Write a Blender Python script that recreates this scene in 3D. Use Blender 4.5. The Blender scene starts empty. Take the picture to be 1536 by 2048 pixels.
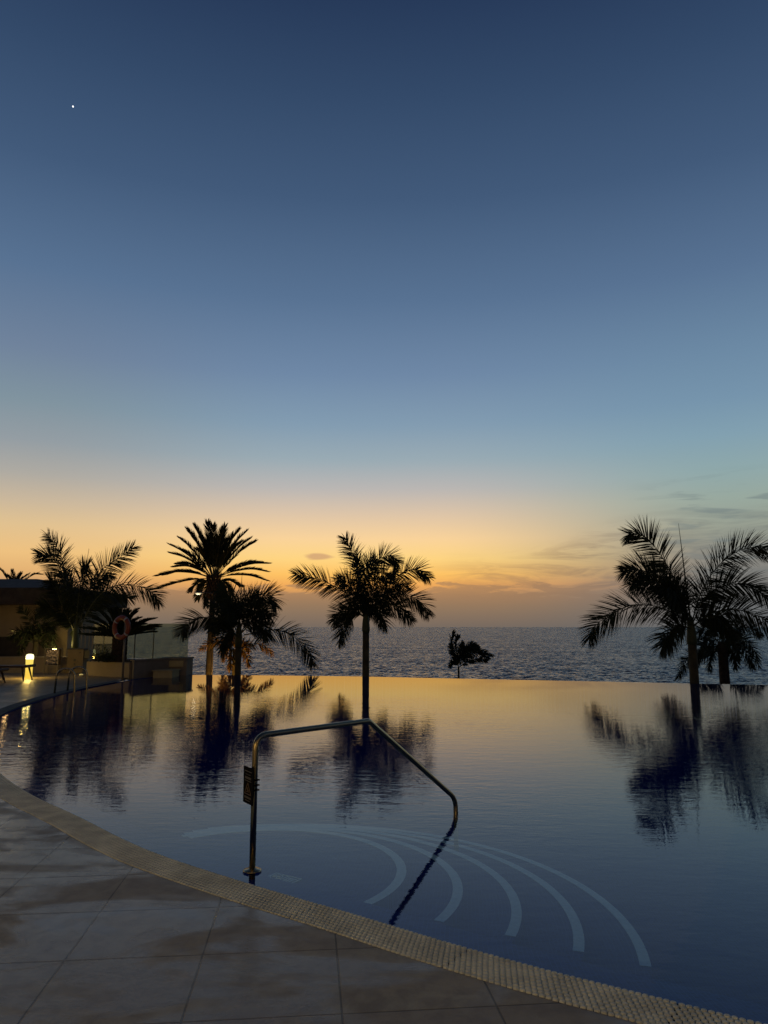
import bpy, bmesh, math, random
from mathutils import Vector, Matrix
random.seed(7)
R = math.radians
scene = bpy.context.scene

# ------------------------------------------------------------------ camera
cam = bpy.data.cameras.new("camera")
camo = bpy.data.objects.new("camera", cam)
scene.collection.objects.link(camo)
camo.location = (0, 0, 1.65)
camo.rotation_euler = (R(90 + 8.83), 0, 0)
cam.sensor_fit = 'VERTICAL'; cam.sensor_height = 36; cam.sensor_width = 27
cam.lens = 36 * 1480 / 2048
cam.clip_start = 0.05; cam.clip_end = 120000
scene.camera = camo
scene.view_settings.view_transform = 'Standard'
scene.view_settings.look = 'None'
scene.view_settings.exposure = 0
scene.view_settings.gamma = 1

def lin(r, g, b):
    f = lambda c: (c / 12.92 if c <= 0.04045 else ((c + 0.055) / 1.055) ** 2.4)
    return (f(r / 255), f(g / 255), f(b / 255), 1)

# ------------------------------------------------------------------ node helper
class NG:
    def __init__(s, tree): s.t = tree; s.n = tree.nodes; s.l = tree.links
    def new(s, typ, **kw):
        nd = s.n.new(typ)
        for k, v in kw.items(): setattr(nd, k, v)
        return nd
    def put(s, sock, v):
        if isinstance(v, bpy.types.NodeSocket): s.l.new(v, sock)
        elif v is not None: sock.default_value = v
    def math(s, op, a, b=None, c=None, clamp=False):
        nd = s.new('ShaderNodeMath', operation=op, use_clamp=clamp)
        s.put(nd.inputs[0], a); s.put(nd.inputs[1], b); s.put(nd.inputs[2], c)
        return nd.outputs[0]
    def rng(s, v, a, b, c=0.0, d=1.0, smooth=True):
        nd = s.new('ShaderNodeMapRange', interpolation_type='SMOOTHSTEP' if smooth else 'LINEAR')
        s.put(nd.inputs[0], v)
        for i, x in enumerate((a, b, c, d)): s.put(nd.inputs[i + 1], x)
        return nd.outputs[0]
    def mix(s, f, a, b, mode='MIX'):
        nd = s.new('ShaderNodeMix', data_type='RGBA', blend_type=mode)
        s.put(nd.inputs[0], f); s.put(nd.inputs[6], a); s.put(nd.inputs[7], b)
        return nd.outputs[2]
    def noise(s, vec, scale, detail=3, rough=0.5, dist=0.0, out=0):
        nd = s.new('ShaderNodeTexNoise')
        if vec is not None: s.l.new(vec, nd.inputs['Vector'])
        nd.inputs['Scale'].default_value = scale; nd.inputs['Detail'].default_value = detail
        nd.inputs['Roughness'].default_value = rough; nd.inputs['Distortion'].default_value = dist
        return nd.outputs[out]
    def mapping(s, vec, loc=(0, 0, 0), rot=(0, 0, 0), scale=(1, 1, 1)):
        nd = s.new('ShaderNodeMapping'); s.l.new(vec, nd.inputs[0])
        nd.inputs[1].default_value = loc; nd.inputs[2].default_value = rot; nd.inputs[3].default_value = scale
        return nd.outputs[0]
    def bump(s, h, dist, strength=1.0, normal=None):
        nd = s.new('ShaderNodeBump'); s.put(nd.inputs['Height'], h)
        s.put(nd.inputs['Distance'], dist); nd.inputs['Strength'].default_value = strength
        if normal is not None: s.l.new(normal, nd.inputs['Normal'])
        return nd.outputs[0]
    def ramp(s, f, stops):
        nd = s.new('ShaderNodeValToRGB'); s.put(nd.inputs[0], f)
        cr = nd.color_ramp; stops = sorted(stops, key=lambda q: q[0])
        cr.elements[0].position = stops[0][0]; cr.elements[0].color = stops[0][1]
        cr.elements[1].position = stops[-1][0]; cr.elements[1].color = stops[-1][1]
        for p, c in stops[1:-1]:
            e = cr.elements.new(p); e.color = c
        return nd.outputs[0]

# ------------------------------------------------------------------ sky after sunset (bearing 0 = +Y, positive to the right)
w = bpy.data.worlds.new("World"); scene.world = w; w.use_nodes = True
g = NG(w.node_tree); g.n.clear()
tc = g.new('ShaderNodeTexCoord'); sep = g.new('ShaderNodeSeparateXYZ')
g.l.new(tc.outputs['Generated'], sep.inputs[0])
X, Y, Z = sep.outputs
el = g.math('MULTIPLY', g.math('ARCSINE', Z), 57.29578)           # degrees
az = g.math('MULTIPLY', g.math('ARCTAN2', X, Y), 57.29578)
f = g.math('DIVIDE', g.math('ADD', el, 5), 100, clamp=True)
def st(rows): return [((e + 5) / 100, lin(*c)) for e, c in rows]
high = [(19.3, (111, 136, 166)), (24.8, (88, 114, 146)), (31.7, (66, 90, 122)), (38.3, (51, 73, 104)), (43.5, (39, 58, 89)), (60, (28, 42, 68)), (90, (20, 31, 54))]
centre = g.ramp(f, st([(-0.2, (116, 104, 95)), (0.8, (138, 116, 96)), (1.7, (160, 128, 94)), (2.4, (192, 144, 96)), (3.1, (242, 170, 90)), (4.0, (255, 195, 100)), (5.2, (255, 213, 130)), (6.7, (250, 211, 154)), (8.6, (222, 197, 168)), (10.5, (188, 183, 179)), (12.8, (154, 171, 180)), (15.5, (131, 156, 177))] + high))
left = g.ramp(f, st([(-0.2, (112, 101, 92)), (0.8, (132, 113, 95)), (1.9, (152, 125, 97)), (2.8, (188, 146, 108)), (3.8, (226, 176, 114)), (5.2, (238, 193, 128)), (7.2, (224, 193, 145)), (8.8, (202, 183, 156)), (10.7, (174, 170, 162)), (13, (148, 157, 163)), (15.8, (128, 147, 159))] + [(19.3, (112, 131, 156))] + high[1:]))
right = g.ramp(f, st([(-0.2, (96, 103, 108)), (1.5, (104, 108, 110)), (3.2, (122, 121, 118)), (5, (140, 138, 130)), (7, (152, 158, 144)), (9, (152, 168, 158)), (11, (143, 168, 170)), (13.5, (130, 160, 176)), (16, (118, 148, 172))] + [(19.3, (108, 137, 164))] + high[1:]))
rear = g.ramp(f, st([(-0.2, (40, 42, 50)), (5, (52, 54, 66)), (10, (60, 64, 80)), (20, (54, 64, 86)), (40, (34, 47, 74)), (60, (26, 40, 66)), (90, (20, 31, 54))]))
c1 = g.mix(g.rng(az, 3, 26), centre, right)
c1 = g.mix(g.rng(az, -6, -27), c1, left)
# streaky cloud low on the right, banks lying in the afterglow
comb = g.new('ShaderNodeCombineXYZ'); g.put(comb.inputs[0], g.math('MULTIPLY', az, 0.055)); g.put(comb.inputs[1], g.math('MULTIPLY', el, 0.42)); comb.inputs[2].default_value = 1.7
cv = comb.outputs[0]
n1 = g.noise(cv, 2.3, 7, 0.62, 1.3)
m1 = g.math('MULTIPLY', g.rng(n1, 0.40, 0.66), g.math('MULTIPLY', g.rng(az, 2, 9), g.math('MULTIPLY', g.rng(g.math('SUBTRACT', el, g.rng(az, 8, 22, 0, 3.0)), 6.2, 3.4), g.rng(el, 1.0, 2.2))))
tint = g.mix(g.rng(az, 8, 24), lin(160, 124, 92), lin(106, 112, 112))
c2 = g.mix(g.math('MULTIPLY', m1, 0.6), c1, tint)
# the long bank whose ragged top catches the light, 1.5 to 4 degrees up
comb2 = g.new('ShaderNodeCombineXYZ'); g.put(comb2.inputs[0], g.math('MULTIPLY', az, 0.16)); g.put(comb2.inputs[1], g.math('MULTIPLY', el, 0.9)); comb2.inputs[2].default_value = 6.2
n2 = g.noise(comb2.outputs[0], 1.6, 6, 0.6, 0.8)
top = g.math('ADD', g.rng(az, -26, 12, 2.5, 3.0), g.math('MULTIPLY', g.math('SUBTRACT', n2, 0.5), 4.2))
bank = g.rng(g.math('SUBTRACT', top, el), -0.15, 0.22)
bankc = g.ramp(f, st([(-0.2, (114, 103, 95)), (1.2, (140, 116, 94)), (2.4, (160, 124, 92)), (4, (176, 134, 94))]))
bankc = g.mix(g.rng(az, 8, 26), bankc, g.ramp(f, st([(-0.2, (100, 103, 106)), (4, (120, 118, 114))])))
c2 = g.mix(g.math('MULTIPLY', bank, g.rng(az, -60, -45, 0, 0.72)), c2, bankc)
# one small smudge of cloud left of centre
dx = g.math('MULTIPLY', g.math('ADD', az, 5.1), 0.95); dy = g.math('MULTIPLY', g.math('SUBTRACT', el, 5.35), 3.6)
d2 = g.math('SQRT', g.math('ADD', g.math('MULTIPLY', dx, dx), g.math('MULTIPLY', dy, dy)))
d2 = g.math('ADD', d2, g.math('MULTIPLY', g.math('SUBTRACT', n2, 0.5), 1.6))
c2 = g.mix(g.rng(d2, 1.25, 0.5, 0, 0.62), c2, lin(190, 140, 112))
# dark wisps far right, higher up
n3 = g.noise(cv, 3.7, 4, 0.5, 0.4)
m3 = g.math('MULTIPLY', g.rng(n3, 0.52, 0.66), g.math('MULTIPLY', g.rng(az, 17, 25), g.math('MULTIPLY', g.rng(el, 11.5, 9), g.rng(el, 4, 6))))
c2 = g.mix(g.math('MULTIPLY', m3, 0.5), c2, lin(108, 122, 126))
c3 = g.mix(g.rng(g.math('ABSOLUTE', az), 45, 100), c2, rear)
bg = g.new('ShaderNodeBackground'); g.l.new(c3, bg.inputs[0]); bg.inputs[1].default_value = 1.0
out = g.new('ShaderNodeOutputWorld'); g.l.new(bg.outputs[0], out.inputs[0])

# last trace of the sun at the horizon, bearing of the afterglow
sun = bpy.data.lights.new("sun", 'SUN'); sun.energy = 0.012; sun.angle = R(60); sun.color = (1, 0.62, 0.32)
suno = bpy.data.objects.new("sun", sun); scene.collection.objects.link(suno)
suno.rotation_euler = (R(88), 0, R(180 + 4)); suno.location = (0, 0, 30)
# palm crowns: crown point and, per frond, its rachis in metres from that point
PALMS = {
 'C':((10.66,26.00,1.63),[
  [(-0.03,0.00,0.09),(-0.64,-0.07,0.51),(-1.34,-0.13,0.75),(-2.11,-0.20,0.75),(-2.84,-0.27,0.46),(-3.42,-0.33,0.05),(-3.67,-0.40,-0.39)],
  [(-0.07,0.00,0.26),(-0.23,0.12,1.13),(-0.52,0.24,2.01),(-0.96,0.36,2.83),(-1.34,0.48,3.26),(-1.79,0.60,3.34)],
  [(-0.09,0.00,0.26),(-0.54,-0.23,1.11),(-1.11,-0.45,1.65),(-1.83,-0.68,1.94),(-2.52,-0.90,1.88)],
  [(-0.09,0.00,0.17),(-0.64,-0.38,0.94),(-1.19,-0.75,1.39),(-1.90,-1.12,1.61),(-2.50,-1.50,1.42)],
  [(0.07,0.00,0.26),(0.39,0.10,1.04),(0.97,0.20,1.92),(1.77,0.30,2.59),(2.64,0.40,2.85),(3.39,0.50,2.61)],
  [(0.08,0.00,0.17),(0.46,-0.23,1.03),(0.99,-0.45,1.41),(1.74,-0.68,1.43),(2.44,-0.90,0.92)],
  [(0.11,0.00,0.09),(0.75,-0.07,0.51),(1.59,-0.15,0.60),(2.47,-0.23,0.26),(2.98,-0.30,-0.42)],
  [(-0.07,0.00,-0.05),(-0.58,-0.43,0.08),(-1.10,-0.87,-0.17),(-1.51,-1.30,-0.60)],
  [(0.11,0.00,0.05),(0.28,-0.53,0.34),(0.55,-1.07,0.25),(0.67,-1.60,-0.32)],
  [(-0.06,0.00,0.17),(-0.50,-0.67,0.76),(-1.00,-1.33,1.15),(-1.50,-2.00,1.28)]]),
 'B':((-0.70,29.00,2.00),[
  [(-0.08,0.00,0.12),(-0.64,-0.10,0.83),(-1.40,-0.20,1.30),(-2.13,-0.30,1.55),(-2.74,-0.40,1.66)],
  [(-0.06,0.00,0.31),(-0.27,0.17,1.48),(-0.49,0.33,2.42),(-0.87,0.50,3.18)],
  [(0.02,0.00,0.31),(0.11,-0.15,1.46),(0.39,-0.30,2.13),(0.83,-0.45,2.35),(1.22,-0.60,2.10)],
  [(0.08,0.00,0.21),(0.64,0.15,1.19),(1.33,0.30,1.69),(1.97,0.45,1.90),(2.48,0.60,1.61)],
  [(0.10,0.00,0.15),(0.74,-0.12,0.79),(1.47,-0.25,0.88),(2.08,-0.38,0.62),(2.40,-0.50,0.15)],
  [(0.10,0.00,0.08),(0.64,-0.43,0.49),(1.21,-0.87,0.42),(1.70,-1.30,-0.09)],
  [(-0.08,0.00,0.08),(-0.53,-0.30,0.26),(-0.86,-0.60,-0.27),(-0.95,-0.90,-0.90)],
  [(-0.08,0.00,0.04),(-0.54,0.23,0.27),(-0.96,0.47,0.20),(-1.29,0.70,-0.11)],
  [(-0.04,0.00,0.27),(-0.18,-0.53,1.06),(-0.28,-1.07,1.69),(-0.34,-1.60,2.11)],
  [(0.04,0.00,0.23),(0.26,-0.50,1.06),(0.64,-1.00,1.60),(1.11,-1.50,1.65)],
  [(0.08,0.00,0.19),(0.54,0.47,0.81),(1.04,0.93,1.23),(1.66,1.40,1.31)],
  [(-0.02,0.00,0.27),(-0.10,0.53,1.31),(0.09,1.07,2.04),(0.33,1.60,2.40)],
  [(-0.10,0.00,0.15),(-0.41,0.43,0.91),(-0.77,0.87,1.42),(-1.18,1.30,1.59)],
  [(0.04,0.00,0.02),(0.32,-0.57,0.30),(0.59,-1.13,0.13),(0.73,-1.70,-0.27)]]),
 'A':((-5.32,27.50,1.50),[
  [(-0.14,0.00,-0.18),(-0.46,-0.10,0.22),(-0.89,-0.20,0.47),(-1.38,-0.30,0.47),(-1.78,-0.40,0.25),(-2.02,-0.50,-0.10)],
  [(-0.04,0.00,0.13),(-0.21,0.20,0.81),(-0.49,0.40,1.29),(-0.88,0.60,1.53)],
  [(0.07,0.00,0.13),(0.26,-0.12,0.76),(0.69,-0.25,1.19),(1.16,-0.38,1.26),(1.41,-0.50,0.90)],
  [(0.19,0.00,-0.14),(0.76,0.06,-0.04),(1.39,0.12,0.04),(2.04,0.18,-0.24),(2.50,0.24,-0.73),(2.70,0.30,-1.20)],
  [(-0.00,0.00,0.13),(-0.06,0.40,0.68),(0.08,0.80,1.16),(0.38,1.20,1.40)],
  [(-0.07,0.00,0.00),(-0.50,0.40,0.55),(-0.83,0.80,0.88),(-1.28,1.20,0.98)],
  [(-0.00,0.00,0.07),(-0.07,-0.50,0.57),(-0.04,-1.00,0.83),(-0.08,-1.50,0.64)],
  [(0.11,0.00,-0.05),(0.57,-0.47,0.31),(0.92,-0.93,0.30),(1.21,-1.40,-0.13)],
  [(-0.11,0.00,-0.11),(-0.23,-0.47,0.00),(-0.34,-0.93,-0.22),(-0.33,-1.40,-0.64)],
  [(0.11,0.00,0.00),(0.46,-0.40,0.54),(0.88,-0.80,0.75),(1.34,-1.20,0.53)]]),
 'L':((-11.71,28.50,1.42),[
  [(-0.07,0.00,0.19),(-0.42,0.10,1.35),(-0.66,0.20,2.31),(-0.99,0.30,3.20),(-1.51,0.40,3.80)],
  [(-0.08,0.00,0.30),(-0.30,-0.15,1.43),(-0.60,-0.30,2.37),(-0.91,-0.45,2.85),(-1.34,-0.60,2.95)],
  [(0.10,0.00,0.30),(0.31,0.10,1.44),(0.74,0.20,2.37),(1.33,0.30,2.85),(1.90,0.40,3.33)],
  [(0.14,0.00,0.23),(0.69,-0.10,1.24),(1.42,-0.20,1.77),(2.35,-0.30,1.76),(2.98,-0.40,1.49),(3.25,-0.50,1.12)],
  [(-0.08,0.00,0.08),(-0.30,-0.23,0.56),(-0.65,-0.47,0.89),(-1.04,-0.70,0.96)],
  [(-0.00,0.00,0.30),(0.23,-0.50,1.42),(0.52,-1.00,2.13),(0.90,-1.50,2.46)],
  [(0.06,0.00,0.30),(0.10,0.50,1.26),(0.22,1.00,1.97),(0.61,1.50,2.31)],
  [(0.10,0.00,0.23),(0.41,0.40,1.07),(0.92,0.80,1.47),(1.61,1.20,1.37)],
  [(-0.05,0.00,0.23),(-0.40,0.50,1.26),(-0.78,1.00,1.97),(-1.26,1.50,2.41)],
  [(-0.06,0.00,0.11),(-0.30,-0.40,0.76),(-0.52,-0.80,1.59),(-0.62,-1.20,1.93)]]),
 'D':((17.10,38.00,0.88),[
  [(0.16,0.00,0.07),(0.93,0.00,0.25),(1.52,0.00,-0.25),(1.78,0.00,-1.17)],
  [(-0.23,0.00,-0.37),(-1.03,0.00,-0.62),(-1.80,0.00,-0.82),(-2.33,0.00,-1.76)],
  [(0.11,0.00,0.17),(0.83,0.27,0.67),(1.73,0.53,0.72),(2.40,0.80,0.31)],
  [(-0.09,0.00,0.17),(-0.32,0.27,0.57),(-0.85,0.53,0.57),(-1.29,0.80,-0.02)],
  [(0.15,0.00,0.00),(0.63,-0.33,0.01),(0.92,-0.67,-0.60),(0.96,-1.00,-1.19)],
  [(-0.21,0.00,-0.12),(-0.89,-0.33,-0.12),(-1.47,-0.67,-0.47),(-1.80,-1.00,-1.07)],
  [(-0.10,0.00,0.00),(-0.79,-0.47,0.26),(-1.38,-0.93,0.02),(-1.50,-1.40,-0.57)],
  [(0.04,0.00,-0.12),(0.39,0.10,-0.18),(0.65,0.20,-0.63),(0.76,0.30,-1.26)],
  [(-0.11,0.00,-0.12),(-0.51,-0.20,-0.27),(-0.83,-0.40,-0.73),(-1.00,-0.60,-1.28)],
  [(0.13,0.00,0.00),(0.30,-0.47,0.13),(0.30,-0.93,-0.22),(0.14,-1.40,-0.76)]]),
 'E':((5.43,55.00,-1.26),[
  [(-0.11,0.00,0.18),(-0.30,0.13,0.89),(-0.46,0.27,1.79),(-0.25,0.40,2.62)],
  [(-0.03,0.00,0.25),(0.09,-0.40,1.19),(0.24,-0.80,1.81)],
  [(0.08,0.00,0.25),(0.66,-0.10,1.04),(1.38,-0.20,1.33),(2.45,-0.30,0.83)],
  [(0.07,0.00,0.04),(0.79,0.17,0.46),(1.55,0.33,0.59),(2.15,0.50,0.44)],
  [(0.00,0.00,0.25),(0.36,0.10,1.25),(0.89,0.20,1.61),(1.45,0.30,1.53)],
  [(-0.03,0.00,0.18),(-0.10,-0.07,0.97),(-0.17,-0.13,1.80),(-0.02,-0.20,2.27)],
  [(0.08,0.00,0.18),(0.88,0.20,0.89),(1.71,0.40,1.06),(2.32,0.60,0.58)],
  [(0.04,0.00,0.32),(0.46,-0.33,1.05),(0.97,-0.67,1.42),(1.39,-1.00,1.43)],
  [(-0.10,0.00,0.32),(-0.38,0.45,1.06),(-0.52,0.90,1.59)]]),
 'G':((-6.14,31.00,0.71),[
  [(-0.04,0.00,0.04),(-0.40,-0.10,0.29),(-0.83,-0.20,0.33),(-1.33,-0.30,0.05)],
  [(-0.04,0.00,0.00),(-0.18,-0.10,-0.10),(-0.19,-0.20,-0.40),(-0.12,-0.30,-0.75)],
  [(0.08,0.00,0.04),(0.62,-0.07,0.24),(1.15,-0.13,0.21),(1.58,-0.20,-0.15)],
  [(0.04,0.00,0.00),(0.34,-0.17,0.01),(0.56,-0.33,-0.23),(0.68,-0.50,-0.58)],
  [(-0.08,0.00,0.00),(-0.34,0.13,0.10),(-0.51,0.27,-0.11),(-0.57,0.40,-0.38)]]),
 'F':((-13.53,29.20,1.05),[
  [(-0.04,0.00,0.04),(-0.20,-0.10,0.67),(-0.37,-0.20,1.09),(-0.58,-0.30,1.34)],
  [(0.04,0.00,0.04),(0.04,0.10,0.48),(0.21,0.20,0.77),(0.52,0.30,0.67)],
  [(0.04,0.00,0.00),(0.39,-0.13,0.33),(0.72,-0.27,0.25),(0.96,-0.40,-0.18)],
  [(-0.04,0.00,0.00),(-0.44,0.07,0.33),(-0.80,0.13,0.44),(-1.16,0.20,0.19)],
  [(-0.01,0.00,0.08),(-0.15,0.07,0.58),(-0.13,0.13,0.96),(-0.02,0.20,1.22)],
  [(-0.06,0.00,-0.02),(-0.32,-0.17,0.10),(-0.37,-0.33,-0.13),(-0.35,-0.50,-0.42)],
  [(0.04,0.00,-0.02),(0.37,-0.13,0.00),(0.68,-0.27,-0.24),(0.83,-0.40,-0.50)]]),
 'R':((-17.91,36.00,3.30),[
  [(-0.05,0.00,0.05),(-0.28,0.00,0.48),(-0.55,0.00,0.89),(-0.87,0.00,1.24)],
  [(-0.01,0.00,0.07),(-0.14,0.15,0.56),(-0.33,0.30,1.11)],
  [(0.02,0.00,0.07),(0.15,-0.10,0.55),(0.37,-0.20,0.93)],
  [(0.04,0.00,0.07),(0.17,0.15,0.56),(0.52,0.30,0.92)],
  [(0.04,0.00,0.05),(0.43,-0.07,0.50),(0.92,-0.13,0.84),(1.34,-0.20,0.86)],
  [(0.05,0.00,0.02),(0.62,-0.13,0.35),(1.30,-0.27,0.49),(1.90,-0.40,0.29)],
  [(-0.05,0.00,0.02),(-0.59,0.07,0.32),(-1.13,0.13,0.49),(-1.53,0.20,0.25)],
  [(-0.01,0.00,0.07),(-0.01,-0.25,0.47),(-0.15,-0.50,0.81)]]),
 'T':((-10.32,45.00,4.50),[
  [(-0.02,0.00,0.09),(-0.13,-0.23,1.36),(-0.26,-0.46,2.64),(-0.36,-0.69,3.43)],
  [(-0.01,0.00,0.09),(0.01,-0.34,1.28),(0.03,-0.69,2.47),(0.06,-1.03,3.20)],
  [(0.03,0.00,0.09),(0.21,-0.09,1.28),(0.43,-0.18,2.48),(0.65,-0.27,3.24)],
  [(-0.06,0.00,0.09),(-0.36,-0.30,1.27),(-0.73,-0.60,2.43),(-1.05,-0.90,3.15)],
  [(-0.08,0.00,0.09),(-0.48,-0.38,1.18),(-0.99,-0.75,2.25),(-1.43,-1.13,2.91)],
  [(0.07,0.00,0.09),(0.48,-0.09,1.19),(0.99,-0.17,2.30),(1.48,-0.26,2.99)],
  [(0.10,0.00,0.09),(0.53,0.36,1.20),(1.13,0.72,2.33),(1.68,1.09,3.08)],
  [(-0.11,0.00,0.09),(-0.78,0.26,1.03),(-1.62,0.52,1.98),(-2.39,0.78,2.60)],
  [(-0.14,0.00,0.09),(-0.96,0.23,0.89),(-1.99,0.46,1.68),(-2.93,0.69,2.18)],
  [(0.12,0.00,0.09),(0.84,-0.24,0.91),(1.73,-0.48,1.73),(2.55,-0.72,2.24)],
  [(-0.13,0.00,0.09),(-0.89,0.03,0.73),(-1.82,0.06,1.31),(-2.68,0.10,1.59)],
  [(0.16,0.00,0.09),(1.10,-0.19,0.55),(2.27,-0.39,0.89),(3.34,-0.58,0.92)],
  [(0.16,0.00,0.09),(1.10,-0.28,0.42),(2.25,-0.57,0.57),(3.31,-0.85,0.42)],
  [(0.15,0.00,0.09),(1.10,-0.34,0.23),(2.26,-0.68,0.18),(3.32,-1.02,-0.12)],
  [(-0.12,0.00,0.09),(-0.74,-0.25,0.49),(-1.51,-0.50,0.75),(-2.19,-0.74,0.70)],
  [(-0.18,0.00,0.09),(-1.26,0.37,0.39),(-2.60,0.74,0.49),(-3.84,1.11,0.29)],
  [(-0.18,0.00,0.09),(-1.23,0.29,0.02),(-2.54,0.57,-0.20),(-3.75,0.86,-0.53)],
  [(-0.04,0.00,0.09),(-0.36,0.27,1.05),(-0.74,0.53,2.02),(-1.08,0.80,2.66)],
  [(0.01,0.00,0.09),(-0.02,0.26,1.05),(-0.02,0.52,2.02),(-0.02,0.78,2.66)],
  [(0.05,0.00,0.09),(0.40,-0.27,1.06),(0.83,-0.53,2.03),(1.23,-0.80,2.62)],
  [(-0.07,0.00,0.09),(-0.43,-0.16,1.01),(-0.88,-0.33,1.93),(-1.28,-0.49,2.51)],
  [(0.11,0.00,0.09),(0.66,0.11,1.00),(1.38,0.22,1.92),(2.06,0.33,2.51)],
  [(0.04,0.00,0.09),(0.19,0.20,0.99),(0.41,0.40,1.89),(0.61,0.60,2.48)],
  [(-0.02,0.00,0.09),(-0.20,0.31,0.94),(-0.41,0.61,1.80),(-0.60,0.92,2.36)],
  [(-0.10,0.00,0.09),(-0.74,0.33,0.81),(-1.53,0.66,1.50),(-2.26,0.99,1.90)],
  [(0.06,0.00,0.09),(0.47,-0.36,0.84),(0.96,-0.72,1.56),(1.43,-1.07,1.99)],
  [(-0.11,0.00,0.09),(-0.76,0.09,0.57),(-1.57,0.18,0.92),(-2.30,0.28,0.96)],
  [(0.14,0.00,0.09),(0.87,0.15,0.59),(1.81,0.30,0.98),(2.69,0.45,1.07)],
  [(-0.15,0.00,0.09),(-1.00,0.01,0.38),(-2.04,0.01,0.48),(-2.99,0.02,0.27)],
  [(-0.05,0.00,0.09),(-0.29,-0.28,0.76),(-0.60,-0.56,1.39),(-0.86,-0.84,1.71)],
  [(0.08,0.00,0.09),(0.52,-0.02,0.91),(1.07,-0.05,1.73),(1.58,-0.07,2.25)],
  [(0.02,0.00,0.09),(0.22,-0.36,1.17),(0.45,-0.71,2.24),(0.68,-1.07,2.89)],
  [(0.00,0.00,-0.09),(-0.56,0.29,-0.12),(-0.97,0.58,-0.64),(-1.17,0.87,-1.20)],
  [(0.00,0.00,-0.09),(-0.29,0.24,-0.18),(-0.50,0.49,-0.82),(-0.60,0.73,-1.58)],
  [(0.00,0.00,-0.09),(0.18,0.03,-0.21),(0.33,0.06,-0.89),(0.40,0.10,-1.68)],
  [(0.00,0.00,-0.09),(-0.62,-0.13,-0.06),(-1.03,-0.27,-0.38),(-1.18,-0.40,-0.65)],
  [(0.00,0.00,-0.09),(0.46,0.27,-0.08),(0.78,0.55,-0.49),(0.89,0.82,-0.90)],
  [(0.00,0.00,-0.09),(0.33,0.05,-0.16),(0.57,0.10,-0.74),(0.68,0.14,-1.38)],
  [(0.00,0.00,-0.09),(0.70,0.25,0.00),(1.19,0.51,-0.21),(1.38,0.76,-0.35)],
  [(0.00,0.00,-0.09),(-0.48,0.23,-0.08),(-0.82,0.46,-0.49),(-0.99,0.70,-0.91)],
  [(0.00,0.00,-0.09),(0.42,0.01,-0.21),(0.72,0.01,-0.89),(0.87,0.02,-1.69)]]),
}
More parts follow.
